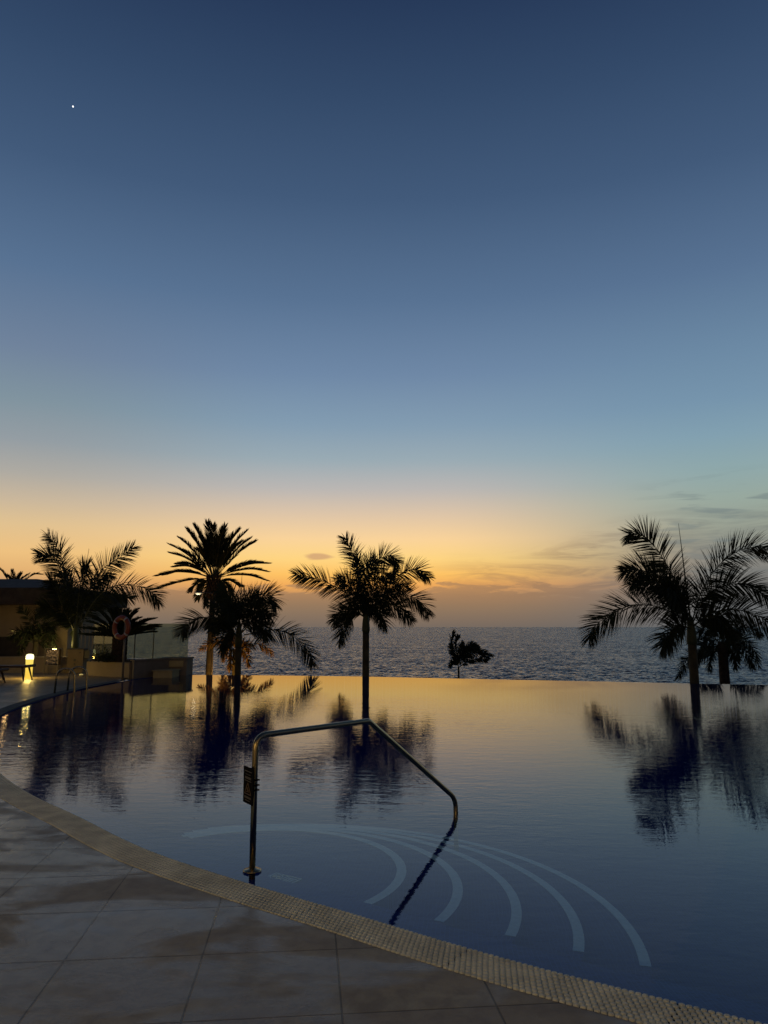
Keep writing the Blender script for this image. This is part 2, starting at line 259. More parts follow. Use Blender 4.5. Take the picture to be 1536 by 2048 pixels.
# ------------------------------------------------------------------ object helpers
COL = scene.collection
def link(o, parent=None):
    COL.objects.link(o)
    if parent is not None: o.parent = parent
    return o
def tag(o, label=None, cat=None, group=None, kind=None):
    if label: o['label'] = label
    if cat: o['category'] = cat
    if group: o['group'] = group
    if kind: o['kind'] = kind
    return o
def empty(name, loc, rz=0.0):
    o = bpy.data.objects.new(name, None); o.location = loc; o.rotation_euler = (0, 0, rz); o.empty_display_size = 0.1
    return link(o)
class MB:
    def __init__(s): s.v = []; s.f = []; s.m = []
    def add(s, vs, fs, mi=0):
        b = len(s.v); s.v += [tuple(v) for v in vs]; s.f += [tuple(b + i for i in q) for q in fs]; s.m += [mi] * len(fs)
    def box(s, a, b, mi=0, rz=0.0, about=None):
        x0, y0, z0 = a; x1, y1, z1 = b
        vs = [Vector(p) for p in ((x0, y0, z0), (x1, y0, z0), (x1, y1, z0), (x0, y1, z0), (x0, y0, z1), (x1, y0, z1), (x1, y1, z1), (x0, y1, z1))]
        if rz:
            c = Vector(about or ((x0 + x1) / 2, (y0 + y1) / 2, 0)); M = Matrix.Rotation(rz, 3, 'Z')
            vs = [M @ (v - c) + c for v in vs]
        s.add(vs, [(0, 3, 2, 1), (4, 5, 6, 7), (0, 1, 5, 4), (1, 2, 6, 5), (2, 3, 7, 6), (3, 0, 4, 7)], mi)
    def tube(s, pts, rad, n=10, cap=True, mi=0):
        pts = [Vector(p) for p in pts]; k = len(pts)
        rr = rad if isinstance(rad, (list, tuple)) else [rad] * k
        t0 = (pts[1] - pts[0]).normalized()
        up = Vector((0, 0, 1)) if abs(t0.z) < 0.9 else Vector((0, 1, 0))
        nx = t0.cross(up).normalized(); vs = []
        for i, p in enumerate(pts):
            t = (pts[min(i + 1, k - 1)] - pts[max(i - 1, 0)]).normalized()
            nx = (nx - t * nx.dot(t)).normalized(); ny = t.cross(nx)
            for j in range(n):
                a = 2 * math.pi * j / n; vs.append(p + (nx * math.cos(a) + ny * math.sin(a)) * rr[i])
        fs = [(i * n + j, i * n + (j + 1) % n, (i + 1) * n + (j + 1) % n, (i + 1) * n + j) for i in range(k - 1) for j in range(n)]
        if cap: fs += [tuple(range(n - 1, -1, -1)), tuple((k - 1) * n + j for j in range(n))]
        s.add(vs, fs, mi)
    def lathe(s, prof, n=24, c=(0, 0, 0), mi=0):
        vs = [(c[0] + r * math.cos(2 * math.pi * j / n), c[1] + r * math.sin(2 * math.pi * j / n), c[2] + z) for r, z in prof for j in range(n)]
        k = len(prof)
        fs = [(i * n + j, i * n + (j + 1) % n, (i + 1) * n + (j + 1) % n, (i + 1) * n + j) for i in range(k - 1) for j in range(n)]
        s.add(vs, fs, mi)
        b = len(s.v) - len(vs)
        if prof[0][0] > 1e-4: s.f.append(tuple(b + j for j in range(n - 1, -1, -1))); s.m.append(mi)
        if prof[-1][0] > 1e-4: s.f.append(tuple(b + (k - 1) * n + j for j in range(n))); s.m.append(mi)
    def build(s, name, mats, parent=None, smooth=False, bevel=0.0, loc=None):
        me = bpy.data.meshes.new(name); me.from_pydata(s.v, [], s.f)
        for m in (mats if isinstance(mats, (list, tuple)) else [mats]): me.materials.append(m)
        if len(me.polygons) == len(s.m): me.polygons.foreach_set('material_index', s.m)
        if smooth: me.polygons.foreach_set('use_smooth', [True] * len(me.polygons))
        me.update()
        o = link(bpy.data.objects.new(name, me), parent)
        if loc: o.location = loc
        if smooth == 'auto':
            try: me.set_sharp_from_angle(angle=R(40))
            except Exception: pass
        if bevel:
            b = o.modifiers.new('bevel', 'BEVEL'); b.width = bevel; b.segments = 2; b.limit_method = 'ANGLE'
        return o
def spline(P, n):
    P = [Vector(p) for p in P]; Q = [P[0] * 2 - P[1]] + P + [P[-1] * 2 - P[-2]]; out = []
    m = len(P) - 1
    for i in range(n + 1):
        u = i / n * m; k = min(int(u), m - 1); t = u - k
        a, b, c, d = Q[k:k + 4]
        out.append(0.5 * ((2 * b) + (c - a) * t + (2 * a - 5 * b + 4 * c - d) * t * t + (3 * b - a - 3 * c + d) * t ** 3))
    return out
def bend(pts, r, k=6):   # polyline with rounded corners
    pts = [Vector(p) for p in pts]; out = [pts[0]]
    rs = r if isinstance(r, (list, tuple)) else [r] * (len(pts) - 2)
    for i in range(1, len(pts) - 1):
        a = (pts[i - 1] - pts[i]); b = (pts[i + 1] - pts[i]); rr = min(rs[i - 1], a.length * .49, b.length * .49)
        p0 = pts[i] + a.normalized() * rr; p1 = pts[i] + b.normalized() * rr
        for j in range(k + 1):
            t = j / k; out.append(p0 * (1 - t) ** 2 + pts[i] * 2 * t * (1 - t) + p1 * t * t)
    out.append(pts[-1]); return out

# ------------------------------------------------------------------ materials
def mat(name, col, rough=0.6, metal=0.0, var=0.0, vscale=4.0, bumpd=0.0, bscale=60.0, spec=0.5, coat=0.0, emit=None, es=0.0):
    m = bpy.data.materials.new(name); m.use_nodes = True; q = NG(m.node_tree)
    p = q.n['Principled BSDF']; col = tuple(col) + ((1,) if len(col) == 3 else ())
    t = q.new('ShaderNodeTexCoord').outputs['Object']
    if var:
        a = tuple(c * (1 - var) for c in col[:3]) + (1,); b = tuple(min(1, c * (1 + var)) for c in col[:3]) + (1,)
        q.put(p.inputs['Base Color'], q.mix(q.rng(q.noise(t, vscale, 5, 0.6), 0.3, 0.7), a, b))
    else: p.inputs['Base Color'].default_value = col
    p.inputs['Roughness'].default_value = rough; p.inputs['Metallic'].default_value = metal
    p.inputs['Specular IOR Level'].default_value = spec; p.inputs['Coat Weight'].default_value = coat
    if bumpd: q.put(p.inputs['Normal'], q.bump(q.noise(t, bscale, 4, 0.6), bumpd))
    if emit: p.inputs['Emission Color'].default_value = tuple(emit) + (1,); p.inputs['Emission Strength'].default_value = es
    return m
M = {}
M['steel'] = mat('brushed_steel', (0.36, 0.30, 0.18), 0.25, 1.0, 0.10, 12)
M['blackplate'] = mat('black_plate', (0.008, 0.008, 0.008), 0.85, 0, 0.2, spec=0.05)
M['whiteprint'] = mat('white_print', (0.13, 0.12, 0.10), 0.6)
M['amberprint'] = mat('amber_print', (0.15, 0.10, 0.05), 0.6)
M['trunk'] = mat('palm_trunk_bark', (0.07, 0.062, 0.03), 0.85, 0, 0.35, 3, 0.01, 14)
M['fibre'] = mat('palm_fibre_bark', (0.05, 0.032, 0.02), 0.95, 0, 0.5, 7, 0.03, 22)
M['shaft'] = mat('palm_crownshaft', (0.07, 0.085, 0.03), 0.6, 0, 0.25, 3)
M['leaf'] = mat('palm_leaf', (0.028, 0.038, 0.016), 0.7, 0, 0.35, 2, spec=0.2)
M['leafdry'] = mat('dry_palm_leaf', (0.17, 0.105, 0.03), 0.8, 0, 0.4, 3, spec=0.2)
M['rachis'] = mat('palm_rachis', (0.07, 0.08, 0.035), 0.6, 0, 0.2)
M['cream'] = mat('cream_render', (0.30, 0.24, 0.15), 0.85, 0, 0.12, 1.2, 0.003, 80)
M['greywall'] = mat('grey_coping_stone', (0.20, 0.165, 0.115), 0.7, 0, 0.15, 3, 0.002, 60)
M['roof'] = mat('dark_roof_tile', (0.05, 0.038, 0.03), 0.85, 0, 0.3, 3, 0.01, 10)
M['recessshade'] = mat('painted_recess_shade', (0.03, 0.026, 0.02), 0.8, 0, 0.3)
M['wood'] = mat('dark_teak', (0.06, 0.032, 0.02), 0.5, 0, 0.35, 8)
M['cushion'] = mat('grey_cushion', (0.16, 0.15, 0.155), 0.95, 0, 0.1, 20, 0.002, 200)
M['orange'] = mat('orange_plastic', (0.27, 0.05, 0.014), 0.45, 0, 0.15, 6)
M['whiteband'] = mat('white_band', (0.5, 0.46, 0.4), 0.6)
M['post'] = mat('grey_post_paint', (0.22, 0.19, 0.14), 0.5, 0.2, 0.1)
M['soil'] = mat('planter_soil', (0.03, 0.022, 0.015), 0.95, 0, 0.4, 8, 0.02, 20)
M['lampglow'] = mat('lamp_opal_shade', (0.8, 0.75, 0.5), 0.5, emit=(1.0, 0.82, 0.28), es=2.6)
M['lampbulb'] = mat('lamp_top_glow', (0.8, 0.8, 0.7), 0.5, emit=(1.0, 0.93, 0.45), es=2.2)
def shade_mat():
    m = bpy.data.materials.new('lamp_opal_shade'); m.use_nodes = True; q = NG(m.node_tree); q.n.clear()
    t = q.new('ShaderNodeTexCoord').outputs['Object']; sp = q.new('ShaderNodeSeparateXYZ'); q.l.new(t, sp.inputs[0])
    em = q.new('ShaderNodeEmission'); q.put(em.inputs[0], q.mix(q.rng(sp.outputs[2], .1, .6), (1, .66, .09, 1), (1, .80, .16, 1))); em.inputs[1].default_value = 1.3
    tr = q.new('ShaderNodeBsdfTransparent'); tr.inputs[0].default_value = (1, .9, .7, 1)
    mx = q.new('ShaderNodeMixShader'); mx.inputs[0].default_value = .5; q.l.new(em.outputs[0], mx.inputs[1]); q.l.new(tr.outputs[0], mx.inputs[2])
    o = q.new('ShaderNodeOutputMaterial'); q.l.new(mx.outputs[0], o.inputs[0]); return m
M['lampglow'] = shade_mat()
M['streetglow'] = mat('street_lamp_lens', (0.8, 0.8, 0.7), 0.5, emit=(1.0, 0.8, 0.45), es=0.75)
M['dimglow'] = mat('small_light_lens', (0.8, 0.75, 0.5), 0.5, emit=(1.0, 0.78, 0.25), es=0.35)
M['star'] = mat('planet_light', (1, 1, 1), 0.5, emit=(1, 0.98, 0.95), es=2.2)
M['glossbin'] = mat('polished_steel_panel', (0.35, 0.3, 0.24), 0.08, 1.0, 0.3, 9, 0.004, 9)
M['darkpaint'] = mat('dark_cabinet_paint', (0.035, 0.035, 0.04), 0.5)
M['cabinet'] = mat('tan_cabinet_render', (0.22, 0.17, 0.10), 0.8, 0, 0.1, 5)
M['terrain'] = mat('garden_ground', (0.035, 0.04, 0.022), 0.95, 0, 0.5, 0.8, 0.05, 4)

def glass_mat():
    m = bpy.data.materials.new('balustrade_glass'); m.use_nodes = True; q = NG(m.node_tree); q.n.clear()
    tr = q.new('ShaderNodeBsdfTransparent'); tr.inputs[0].default_value = (0.68, 0.74, 0.66, 1)
    gl = q.new('ShaderNodeBsdfGlossy'); gl.inputs['Roughness'].default_value = 0.02; gl.inputs[0].default_value = (0.9, 0.9, 0.85, 1)
    fr = q.new('ShaderNodeFresnel'); fr.inputs[0].default_value = 1.5
    df = q.new('ShaderNodeBsdfDiffuse'); df.inputs[0].default_value = (0.10, 0.10, 0.08, 1)
    mx = q.new('ShaderNodeMixShader'); mx.inputs[0].default_value = 0.10; q.l.new(tr.outputs[0], mx.inputs[1]); q.l.new(df.outputs[0], mx.inputs[2])
    m2 = q.new('ShaderNodeMixShader'); q.l.new(fr.outputs[0], m2.inputs[0]); q.l.new(mx.outputs[0], m2.inputs[1]); q.l.new(gl.outputs[0], m2.inputs[2])
    o = q.new('ShaderNodeOutputMaterial'); q.l.new(m2.outputs[0], o.inputs[0]); return m
M['glass'] = glass_mat()

def water_mat():
    m = bpy.data.materials.new('pool_water'); m.use_nodes = True; q = NG(m.node_tree); q.n.clear()
    t = q.new('ShaderNodeTexCoord').outputs['Object']
    sp = q.new('ShaderNodeSeparateXYZ'); q.l.new(t, sp.inputs[0])
    # breeze patches: ruffled middle and left, glassy strip along the far edge
    big = q.rng(q.noise(t, 0.22, 2, 0.5), 0.35, 0.7, 0.45, 1.3)
    far = q.rng(sp.outputs[1], 21.0, 15.0, 0.10, 1.0)
    near = q.rng(sp.outputs[1], 5.0, 9.0, 0.30, 1.0)
    left = q.rng(sp.outputs[0], 0.0, -4.5, 1.0, 1.35)
    amp = q.math('MULTIPLY', q.math('MULTIPLY', big, left), q.math('MULTIPLY', far, near))
    tr_ = q.mapping(t, rot=(0, 0, R(14)), scale=(0.6, 1.3, 1))
    b1 = q.bump(q.noise(tr_, 2.2, 2, 0.5, 0.3), q.math('MULTIPLY', amp, 0.0016))
    b2 = q.bump(q.noise(tr_, 5.5, 2, 0.5, 0.2), q.math('MULTIPLY', amp, 0.0024), normal=b1)
    b3 = q.bump(q.noise(tr_, 15.0, 2, 0.5), q.math('MULTIPLY', amp, 0.0014), normal=b2)
    fr = q.new('ShaderNodeFresnel'); fr.inputs[0].default_value = 1.52; q.l.new(b3, fr.inputs['Normal'])
    gl = q.new('ShaderNodeBsdfGlossy'); gl.inputs['Roughness'].default_value = 0.0; q.l.new(b3, gl.inputs['Normal'])
    tp = q.new('ShaderNodeBsdfTransparent'); tp.inputs[0].default_value = (0.72, 0.86, 0.97, 1)
    geo = q.new('ShaderNodeNewGeometry')   # light leaving the water from below is not mirrored back down
    fac = q.math('MULTIPLY', fr.outputs[0], q.math('SUBTRACT', 1.0, geo.outputs['Backfacing']))
    mx = q.new('ShaderNodeMixShader'); q.l.new(fac, mx.inputs[0]); q.l.new(tp.outputs[0], mx.inputs[1]); q.l.new(gl.outputs[0], mx.inputs[2])
    o = q.new('ShaderNodeOutputMaterial'); q.l.new(mx.outputs[0], o.inputs[0]); return m
M['water'] = water_mat()

def sea_mat():
    m = bpy.data.materials.new('sea_water'); m.use_nodes = True; q = NG(m.node_tree)
    p = q.n['Principled BSDF']; t = q.new('ShaderNodeTexCoord').outputs['Object']
    p.inputs['Base Color'].default_value = (0.010, 0.018, 0.030, 1); p.inputs['IOR'].default_value = 1.33
    p.inputs['Roughness'].default_value = 0.16
    acc = None
    # wave slopes: swell, wind waves and chop
    for sc, amp, det in ((0.03, 0.25, 2), (0.30, 0.8, 3), (1.15, 1.6, 3)):
        nz = q.noise(q.mapping(t, rot=(0, 0, R(-9)), scale=(0.8, 1.0, 1)), sc, det, 0.6, 0.2, out=1)
        v1 = q.new('ShaderNodeVectorMath', operation='SUBTRACT'); q.l.new(nz, v1.inputs[0]); v1.inputs[1].default_value = (0.5, 0.5, 0.5)
        v2 = q.new('ShaderNodeVectorMath', operation='MULTIPLY'); q.l.new(v1.outputs[0], v2.inputs[0]); v2.inputs[1].default_value = (amp * 0.7, amp, 0)
        if acc is None: acc = v2.outputs[0]
        else:
            v3 = q.new('ShaderNodeVectorMath', operation='ADD'); q.l.new(acc, v3.inputs[0]); q.l.new(v2.outputs[0], v3.inputs[1]); acc = v3.outputs[0]
    v4 = q.new('ShaderNodeVectorMath', operation='ADD'); q.l.new(acc, v4.inputs[0]); v4.inputs[1].default_value = (0.0, -0.2, 1)
    v5 = q.new('ShaderNodeVectorMath', operation='NORMALIZE'); q.l.new(v4.outputs[0], v5.inputs[0])
    q.l.new(v5.outputs[0], p.inputs['Normal']); return m
M['sea'] = sea_mat()

def mosaic_mat(name, base, ringed=False):
    m = bpy.data.materials.new(name); m.use_nodes = True; q = NG(m.node_tree); p = q.n['Principled BSDF']
    t = q.new('ShaderNodeTexCoord').outputs['Object']
    br = q.new('ShaderNodeTexBrick'); br.offset = 0.0; q.l.new(q.mapping(t, rot=(0, 0, R(5.7))), br.inputs[0])
    br.inputs['Scale'].default_value = 1.0; br.inputs['Brick Width'].default_value = 0.026; br.inputs['Row Height'].default_value = 0.026
    br.inputs['Mortar Size'].default_value = 0.0016; br.inputs['Bias'].default_value = 0.1
    b = lin(*base)[:3]
    br.inputs['Color1'].default_value = (b[0] * .7, b[1] * .7, b[2] * .75, 1); br.inputs['Color2'].default_value = (b[0] * 1.3, b[1] * 1.3, b[2] * 1.25, 1)
    br.inputs['Mortar'].default_value = (b[0] * 2.6, b[1] * 2.2, b[2] * 1.6, 1)
    c = br.outputs[0]
    if ringed:
        sp = q.new('ShaderNodeSeparateXYZ'); q.l.new(t, sp.inputs[0])
        r = q.math('SQRT', q.math('ADD', q.math('POWER', sp.outputs[0], 2.0), q.math('POWER', sp.outputs[1], 2.0)))
        ring = q.math('LESS_THAN', q.math('FRACT', q.math('DIVIDE', r, 0.052)), 0.13)
        fade = q.rng(q.math('FRACT', q.math('DIVIDE', q.math('SUBTRACT', r, 1.08), 0.40)), 0.15, 0.75)
        c = q.mix(q.math('MULTIPLY', q.math('MULTIPLY', ring, fade), 0.5), c, (b[0] * 4.5 + .02, b[1] * 2.6 + .02, b[2] * 1.6, 1))
    q.put(p.inputs['Base Color'], c); p.inputs['Roughness'].default_value = 0.8; p.inputs['Specular IOR Level'].default_value = 0.0; return m
M['mosaic'] = mosaic_mat('navy_mosaic', (20, 48, 104))
M['stepmosaic'] = mosaic_mat('navy_step_mosaic', (22, 48, 104), True)
M['nosing'] = mat('pale_step_nosing', (0.50, 0.60, 0.54), 0.9, 0, 0.08, 30, spec=0.0)
M['floormosaic'] = mosaic_mat('depth_shaded_mosaic', (14, 34, 98))  # floor tiles darkened in colour for the light lost with depth
M['litstone'] = mat('painted_lit_stone', (0.42, 0.34, 0.16), 0.8, 0, 0.1, 5)  # lamplight on the stone is put into this warmer, brighter colour
M['plaque'] = mat('depth_plaque_tile', (0.09, 0.13, 0.16), 0.9, spec=0.0)

def deck_mat():
    m = bpy.data.materials.new('wet_stone_paving'); m.use_nodes = True; q = NG(m.node_tree); p = q.n['Principled BSDF']
    t = q.new('ShaderNodeTexCoord').outputs['Object']
    v = q.mapping(t, rot=(0, 0, R(-5.7)))
    sp = q.new('ShaderNodeSeparateXYZ'); q.l.new(v, sp.inputs[0])
    def line(s, off, pitch, wd):
        fr = q.math('FRACT', q.math('DIVIDE', q.math('ADD', s, off), pitch))
        d = q.math('MULTIPLY', q.math('MINIMUM', fr, q.math('SUBTRACT', 1.0, fr)), pitch)
        return q.rng(d, wd * 0.45, wd, 1, 0)
    j = q.math('MAXIMUM', line(sp.outputs[0], JX, 0.672, 0.0062), line(sp.outputs[1], JY, 0.645, 0.0062))
    cx = q.math('FLOOR', q.math('DIVIDE', q.math('ADD', sp.outputs[0], JX), 0.672)); cy = q.math('FLOOR', q.math('DIVIDE', q.math('ADD', sp.outputs[1], JY), 0.645))
    cb = q.new('ShaderNodeCombineXYZ'); q.put(cb.inputs[0], cx); q.put(cb.inputs[1], cy)
    wn = q.new('ShaderNodeTexWhiteNoise'); q.l.new(cb.outputs[0], wn.inputs[0])
    n1 = q.noise(t, 1.1, 6, 0.6, 0.4); n2 = q.noise(t, 9, 6, 0.65, 0.3); n3 = q.noise(t, 70, 4, 0.6)
    c = q.mix(q.rng(n1, 0.3, 0.7), (0.40, 0.295, 0.15, 1), (0.45, 0.38, 0.23, 1))
    c = q.mix(q.rng(n2, 0.35, 0.70, 0, 0.75), c, (0.24, 0.19, 0.12, 1))
    c = q.mix(q.rng(n3, 0.4, 0.7, 0, 0.25), c, (0.3, 0.28, 0.25, 1))
    c = q.mix(q.math('MULTIPLY', wn.outputs[0], 0.32), c, (0.22, 0.17, 0.13, 1))
    # water lying on the stone
    wet = q.noise(q.mapping(t, rot=(0, 0, R(-12)), scale=(0.9, 1.9, 1)), 0.95, 6, 0.62, 0.9)
    spy = q.new('ShaderNodeSeparateXYZ'); q.l.new(t, spy.inputs[0])
    wm = q.math('MULTIPLY', q.rng(wet, 0.40, 0.56), q.rng(spy.outputs[1], 17, 9, 0.25, 1.0))
    gn = q.noise(t, 260, 3, 0.7)
    c = q.mix(q.rng(gn, 0.56, 0.70, 0, 0.45), c, (0.14, 0.11, 0.08, 1))   # grit
    c = q.mix(q.math('MULTIPLY', wm, 0.22), c, (0.16, 0.13, 0.085, 1))
    pud = q.rng(wet, 0.60, 0.635)
    c = q.mix(q.math('MULTIPLY', j, 0.62), c, (0.03, 0.027, 0.025, 1))
    q.put(p.inputs['Base Color'], c)
    ro = q.math('SUBTRACT', q.rng(wm, 0, 1, 0.50, 0.24, False), q.math('MULTIPLY', pud, 0.09))
    ro = q.math('ADD', ro, q.math('MULTIPLY', q.math('SUBTRACT', n2, 0.5), 0.22))
    q.put(p.inputs['Roughness'], ro); q.put(p.inputs['Specular IOR Level'], q.rng(wm, 0, 1, 0.16, 0.34, False))
    h = q.math('SUBTRACT', q.math('ADD', q.math('MULTIPLY', n3, 0.35), q.math('MULTIPLY', n2, 0.8)), q.math('MULTIPLY', j, 1.5))
    q.put(p.inputs['Normal'], q.bump(h, q.rng(pud, 0, 1, 0.0022, 0.0004, False))); return m
# joint phases: rotated frame x' = x cos+ y sin(5.7 deg) ... measured from the paving joints
ca, sa = math.cos(R(5.7)), math.sin(R(5.7))
JX = -(-0.85 * ca + 3.41 * sa); JY = -(0.90 * sa + 4.02 * ca)
M['deck'] = deck_mat()
M['grate'] = mat('cream_plastic_grating', (0.74, 0.73, 0.56), 0.8, 0, 0.16, 5, 0.0006, 200, spec=0.2)
M['ribgrey'] = mat('far_grating', (0.22, 0.21, 0.17), 0.9, 0, 0.1, spec=0.0)
M['grateunder'] = mat('grating_shadow_channel', (0.03, 0.027, 0.02), 0.9, spec=0.1)

# ------------------------------------------------------------------ pool outline (water side of the near grating, then round)
near = [(22, 9), (17, 4.8), (11, 2.5), (6, 2.0), (3.3, 2.55), (2.2, 3.02), (1.50, 3.42), (1.19, 3.61), (0.80, 3.85), (0.34, 4.17), (-0.20, 4.58), (-0.83, 5.04), (-1.53, 5.60), (-2.01, 6.06), (-2.63, 6.74), (-3.50, 7.66), (-4.35, 8.73), (-5.3, 10.1), (-6.3, 12.0), (-7.12, 14.15), (-7.60, 16.0), (-7.90, 18.0), (-8.05, 20.1), (-8.04, 21.6), (-7.98, 23.4)]
edge = spline([(x, y, 0) for x, y in near], 400)
edge = [Vector((p.x, p.y, 0)) for p in edge]
tail = [Vector(p) for p in ((-7.9, 24.3, 0), (-7.45, 25.4, 0), (-6.80, 26.31, 0))]
inf = spline([(-6.80, 26.31, 0), (-4.64, 26.17, 0), (-2.44, 25.80, 0), (-0.64, 25.45, 0), (1.66, 24.70, 0), (5.18, 23.60, 0), (9.04, 22.39, 0), (11.1, 21.8, 0), (16, 20.0, 0), (21.5, 16.5, 0), (23.5, 12.5, 0)], 60)
loop = edge + tail + inf[1:]
def normals(P):
    out = []
    for i in range(len(P)):
        t = (P[min(i + 1, len(P) - 1)] - P[max(i - 1, 0)]).normalized(); out.append(Vector((-t.y, t.x, 0)))
    return out
# the edge runs right -> left, so (-t.y, t.x) points ... choose the side away from the pool middle
EN = normals(edge)
if EN[200].dot(Vector((2, 14, 0)) - edge[200]) > 0: EN = [-n for n in EN]

def poly(name, pts, z, m, up=True):
    bm = bmesh.new(); vs = [bm.verts.new((p.x, p.y, z)) for p in pts]; f_ = bm.faces.new(vs)
    bmesh.ops.triangulate(bm, faces=[f_]); bm.normal_update()
    if (sum(q.normal.z for q in bm.faces) < 0) == up: bmesh.ops.reverse_faces(bm, faces=bm.faces)
    me = bpy.data.meshes.new(name); bm.to_mesh(me); bm.free(); me.materials.append(m)
    return link(bpy.data.objects.new(name, me))
tag(poly('pool_water', loop, 0.0, M['water']), kind='structure')

# sloping tiled beach band along the near rim + basin walls and floor
mb = MB(); n = len(edge); inn = [edge[i] - EN[i] * 0.42 for i in range(n)]
mb.add([(p.x, p.y, 0.005) for p in edge] + [(p.x - q.x * .02, p.y - q.y * .02, -0.012) for p, q in zip(edge, EN)] + [(p.x, p.y, -0.085) for p in inn] + [(p.x, p.y, -1.0) for p in inn],
       [(k * n + i, k * n + i + 1, (k + 1) * n + i + 1, (k + 1) * n + i) for k in range(3) for i in range(n - 1)])
rest = [edge[-1]] + tail + inf[1:] + [edge[0]]; k = len(rest)
mb.add([(p.x, p.y, -0.006 if 4 <= i < k - 1 else 0.01) for i, p in enumerate(rest)] + [(p.x, p.y, -1.0) for p in rest], [(i, i + 1, k + i + 1, k + i) for i in range(k - 1)])
mb.build('pool_basin', M['mosaic']); tag(bpy.data.objects['pool_basin'], kind='structure')
fl = poly('pool_floor', loop, -1.0, M['floormosaic']); tag(fl, kind='structure')

# ------------------------------------------------------------------ deck
def deck_strip():
    # ring strip from outer grating edge outwards, then filled to a far rectangle
    off = [edge[i] + EN[i] * 0.275 for i in range(n)]
    pts = off + [Vector(p) for p in ((-8.35, 24.5, 0), (-8.35, 33, 0), (-45, 33, 0), (-45, -25, 0), (45, -25, 0), (45, 9, 0))]
    return poly('pool_deck', pts, 0.02, M['deck'])
tag(deck_strip(), kind='structure')

# overflow grating: moulded knobs in staggered rows over a dark channel
gr = empty('overflow_grating', (0, 4.5, 0))
tag(gr, 'cream plastic grating with raised knobs curving along the pool rim between water and paving', 'grating')
mb = MB()
a = [edge[i] + EN[i] * 0.002 for i in range(n)]; b = [edge[i] + EN[i] * 0.272 for i in range(n)]
mb.add([(p.x, p.y, 0.014) for p in a] + [(p.x, p.y, 0.014) for p in b] + [(p.x, p.y, -0.05) for p in b], [(j * n + i, j * n + i + 1, (j + 1) * n + i + 1, (j + 1) * n + i) for j in range(2) for i in range(n - 1)])
mb.build('channel_bed', M['grateunder'], gr).location = -gr.location
mb = MB()
# arc length sampling
S = [0.0]
for i in range(1, n): S.append(S[-1] + (edge[i] - edge[i - 1]).length)
def at_s(s):
    lo = 0; hi = n - 1
    while hi - lo > 1:
        mid = (lo + hi) // 2
        if S[mid] <= s: lo = mid
        else: hi = mid
    t = (s - S[lo]) / max(1e-6, S[hi] - S[lo])
    return edge[lo].lerp(edge[hi], t), EN[lo].lerp(EN[hi], t).normalized()
s_a = next(S[i] for i in range(n) if edge[i].x < 2.2); s_b = next(S[i] for i in range(n) if edge[i].x < -6.3)
pitch = 0.030; rows = 9; rw = 0.27 / rows
def knob(c, tx, ny, lx, ly, h, z0=0.014):
    vs = []
    for k_, (fx, hh) in enumerate(((1.0, 0.0), (0.92, 0.75), (0.5, 1.0))):
        for (ux, uy) in ((-1, -.45), (-.45, -1), (.45, -1), (1, -.45), (1, .45), (.45, 1), (-.45, 1), (-1, .45)):
            p = c + tx * (ux * lx * fx) + ny * (uy * ly * fx); vs.append((p.x, p.y, z0 + h * hh))
    fs = [(r_ * 8 + j, r_ * 8 + (j + 1) % 8, (r_ + 1) * 8 + (j + 1) % 8, (r_ + 1) * 8 + j) for r_ in range(2) for j in range(8)] + [tuple(range(16, 24))]
    mb.add(vs, fs)
s = s_a; ci = 0
while s < s_b:
    p, nn = at_s(s); tx = Vector((-nn.y, nn.x, 0)); nearby = p.y < 6.5
    for r_ in range(rows):
        c = p + nn * (rw * (r_ + 0.5) + 0.003) + tx * (pitch * 0.5 if r_ % 2 else 0)
        j = random.uniform(-.0006, .0006)
        knob(c, tx, nn, pitch * 0.445, rw * 0.50, 0.012 + j)
    ci += 1; s += pitch * (1.16 if ci % 34 == 0 else random.uniform(.985, 1.015))   # joint between grating sections
mb.build('grating_knobs', M['grate'], gr, smooth=True).location = -gr.location
# plain ribbed run of the same grating farther round the pool
mb = MB()
idx = [i for i in range(n) if S[i] >= s_b or S[i] <= s_a]
for seg in ([i for i in idx if S[i] >= s_b], [i for i in idx if S[i] <= s_a]):
    for r_ in range(5):
        o0 = 0.004 + r_ * 0.054; L0 = [edge[i] + EN[i] * o0 for i in seg]; L1 = [edge[i] + EN[i] * (o0 + 0.044) for i in seg]; m_ = len(seg)
        mb.add([(p.x, p.y, 0.024) for p in L0] + [(p.x, p.y, 0.026) for p in L1] + [(p.x, p.y, 0.014) for p in L1], [(q * m_ + i, q * m_ + i + 1, (q + 1) * m_ + i + 1, (q + 1) * m_ + i) for q in range(2) for i in range(m_ - 1)])
mb.build('grating_ribs', M['ribgrey'], gr).location = -gr.location

# far overflow lip: thin weir wall, water spills over it
lip = MB(); IN = normals(inf)
if IN[20].y < 0: IN = [-q for q in IN]
m_ = len(inf); prof = [(0.0, -0.006), (0.035, -0.012), (0.10, -0.05), (0.12, -3.4)]
lip.add([(inf[i].x + IN[i].x * o_, inf[i].y + IN[i].y * o_, z_) for o_, z_ in prof for i in range(m_)], [(q * m_ + i, q * m_ + i + 1, (q + 1) * m_ + i + 1, (q + 1) * m_ + i) for q in range(3) for i in range(m_ - 1)])
o = lip.build('infinity_edge_wall', M['mosaic'], smooth=True)
tag(o, 'dark tiled weir wall the pool spills over, facing the sea', 'wall')

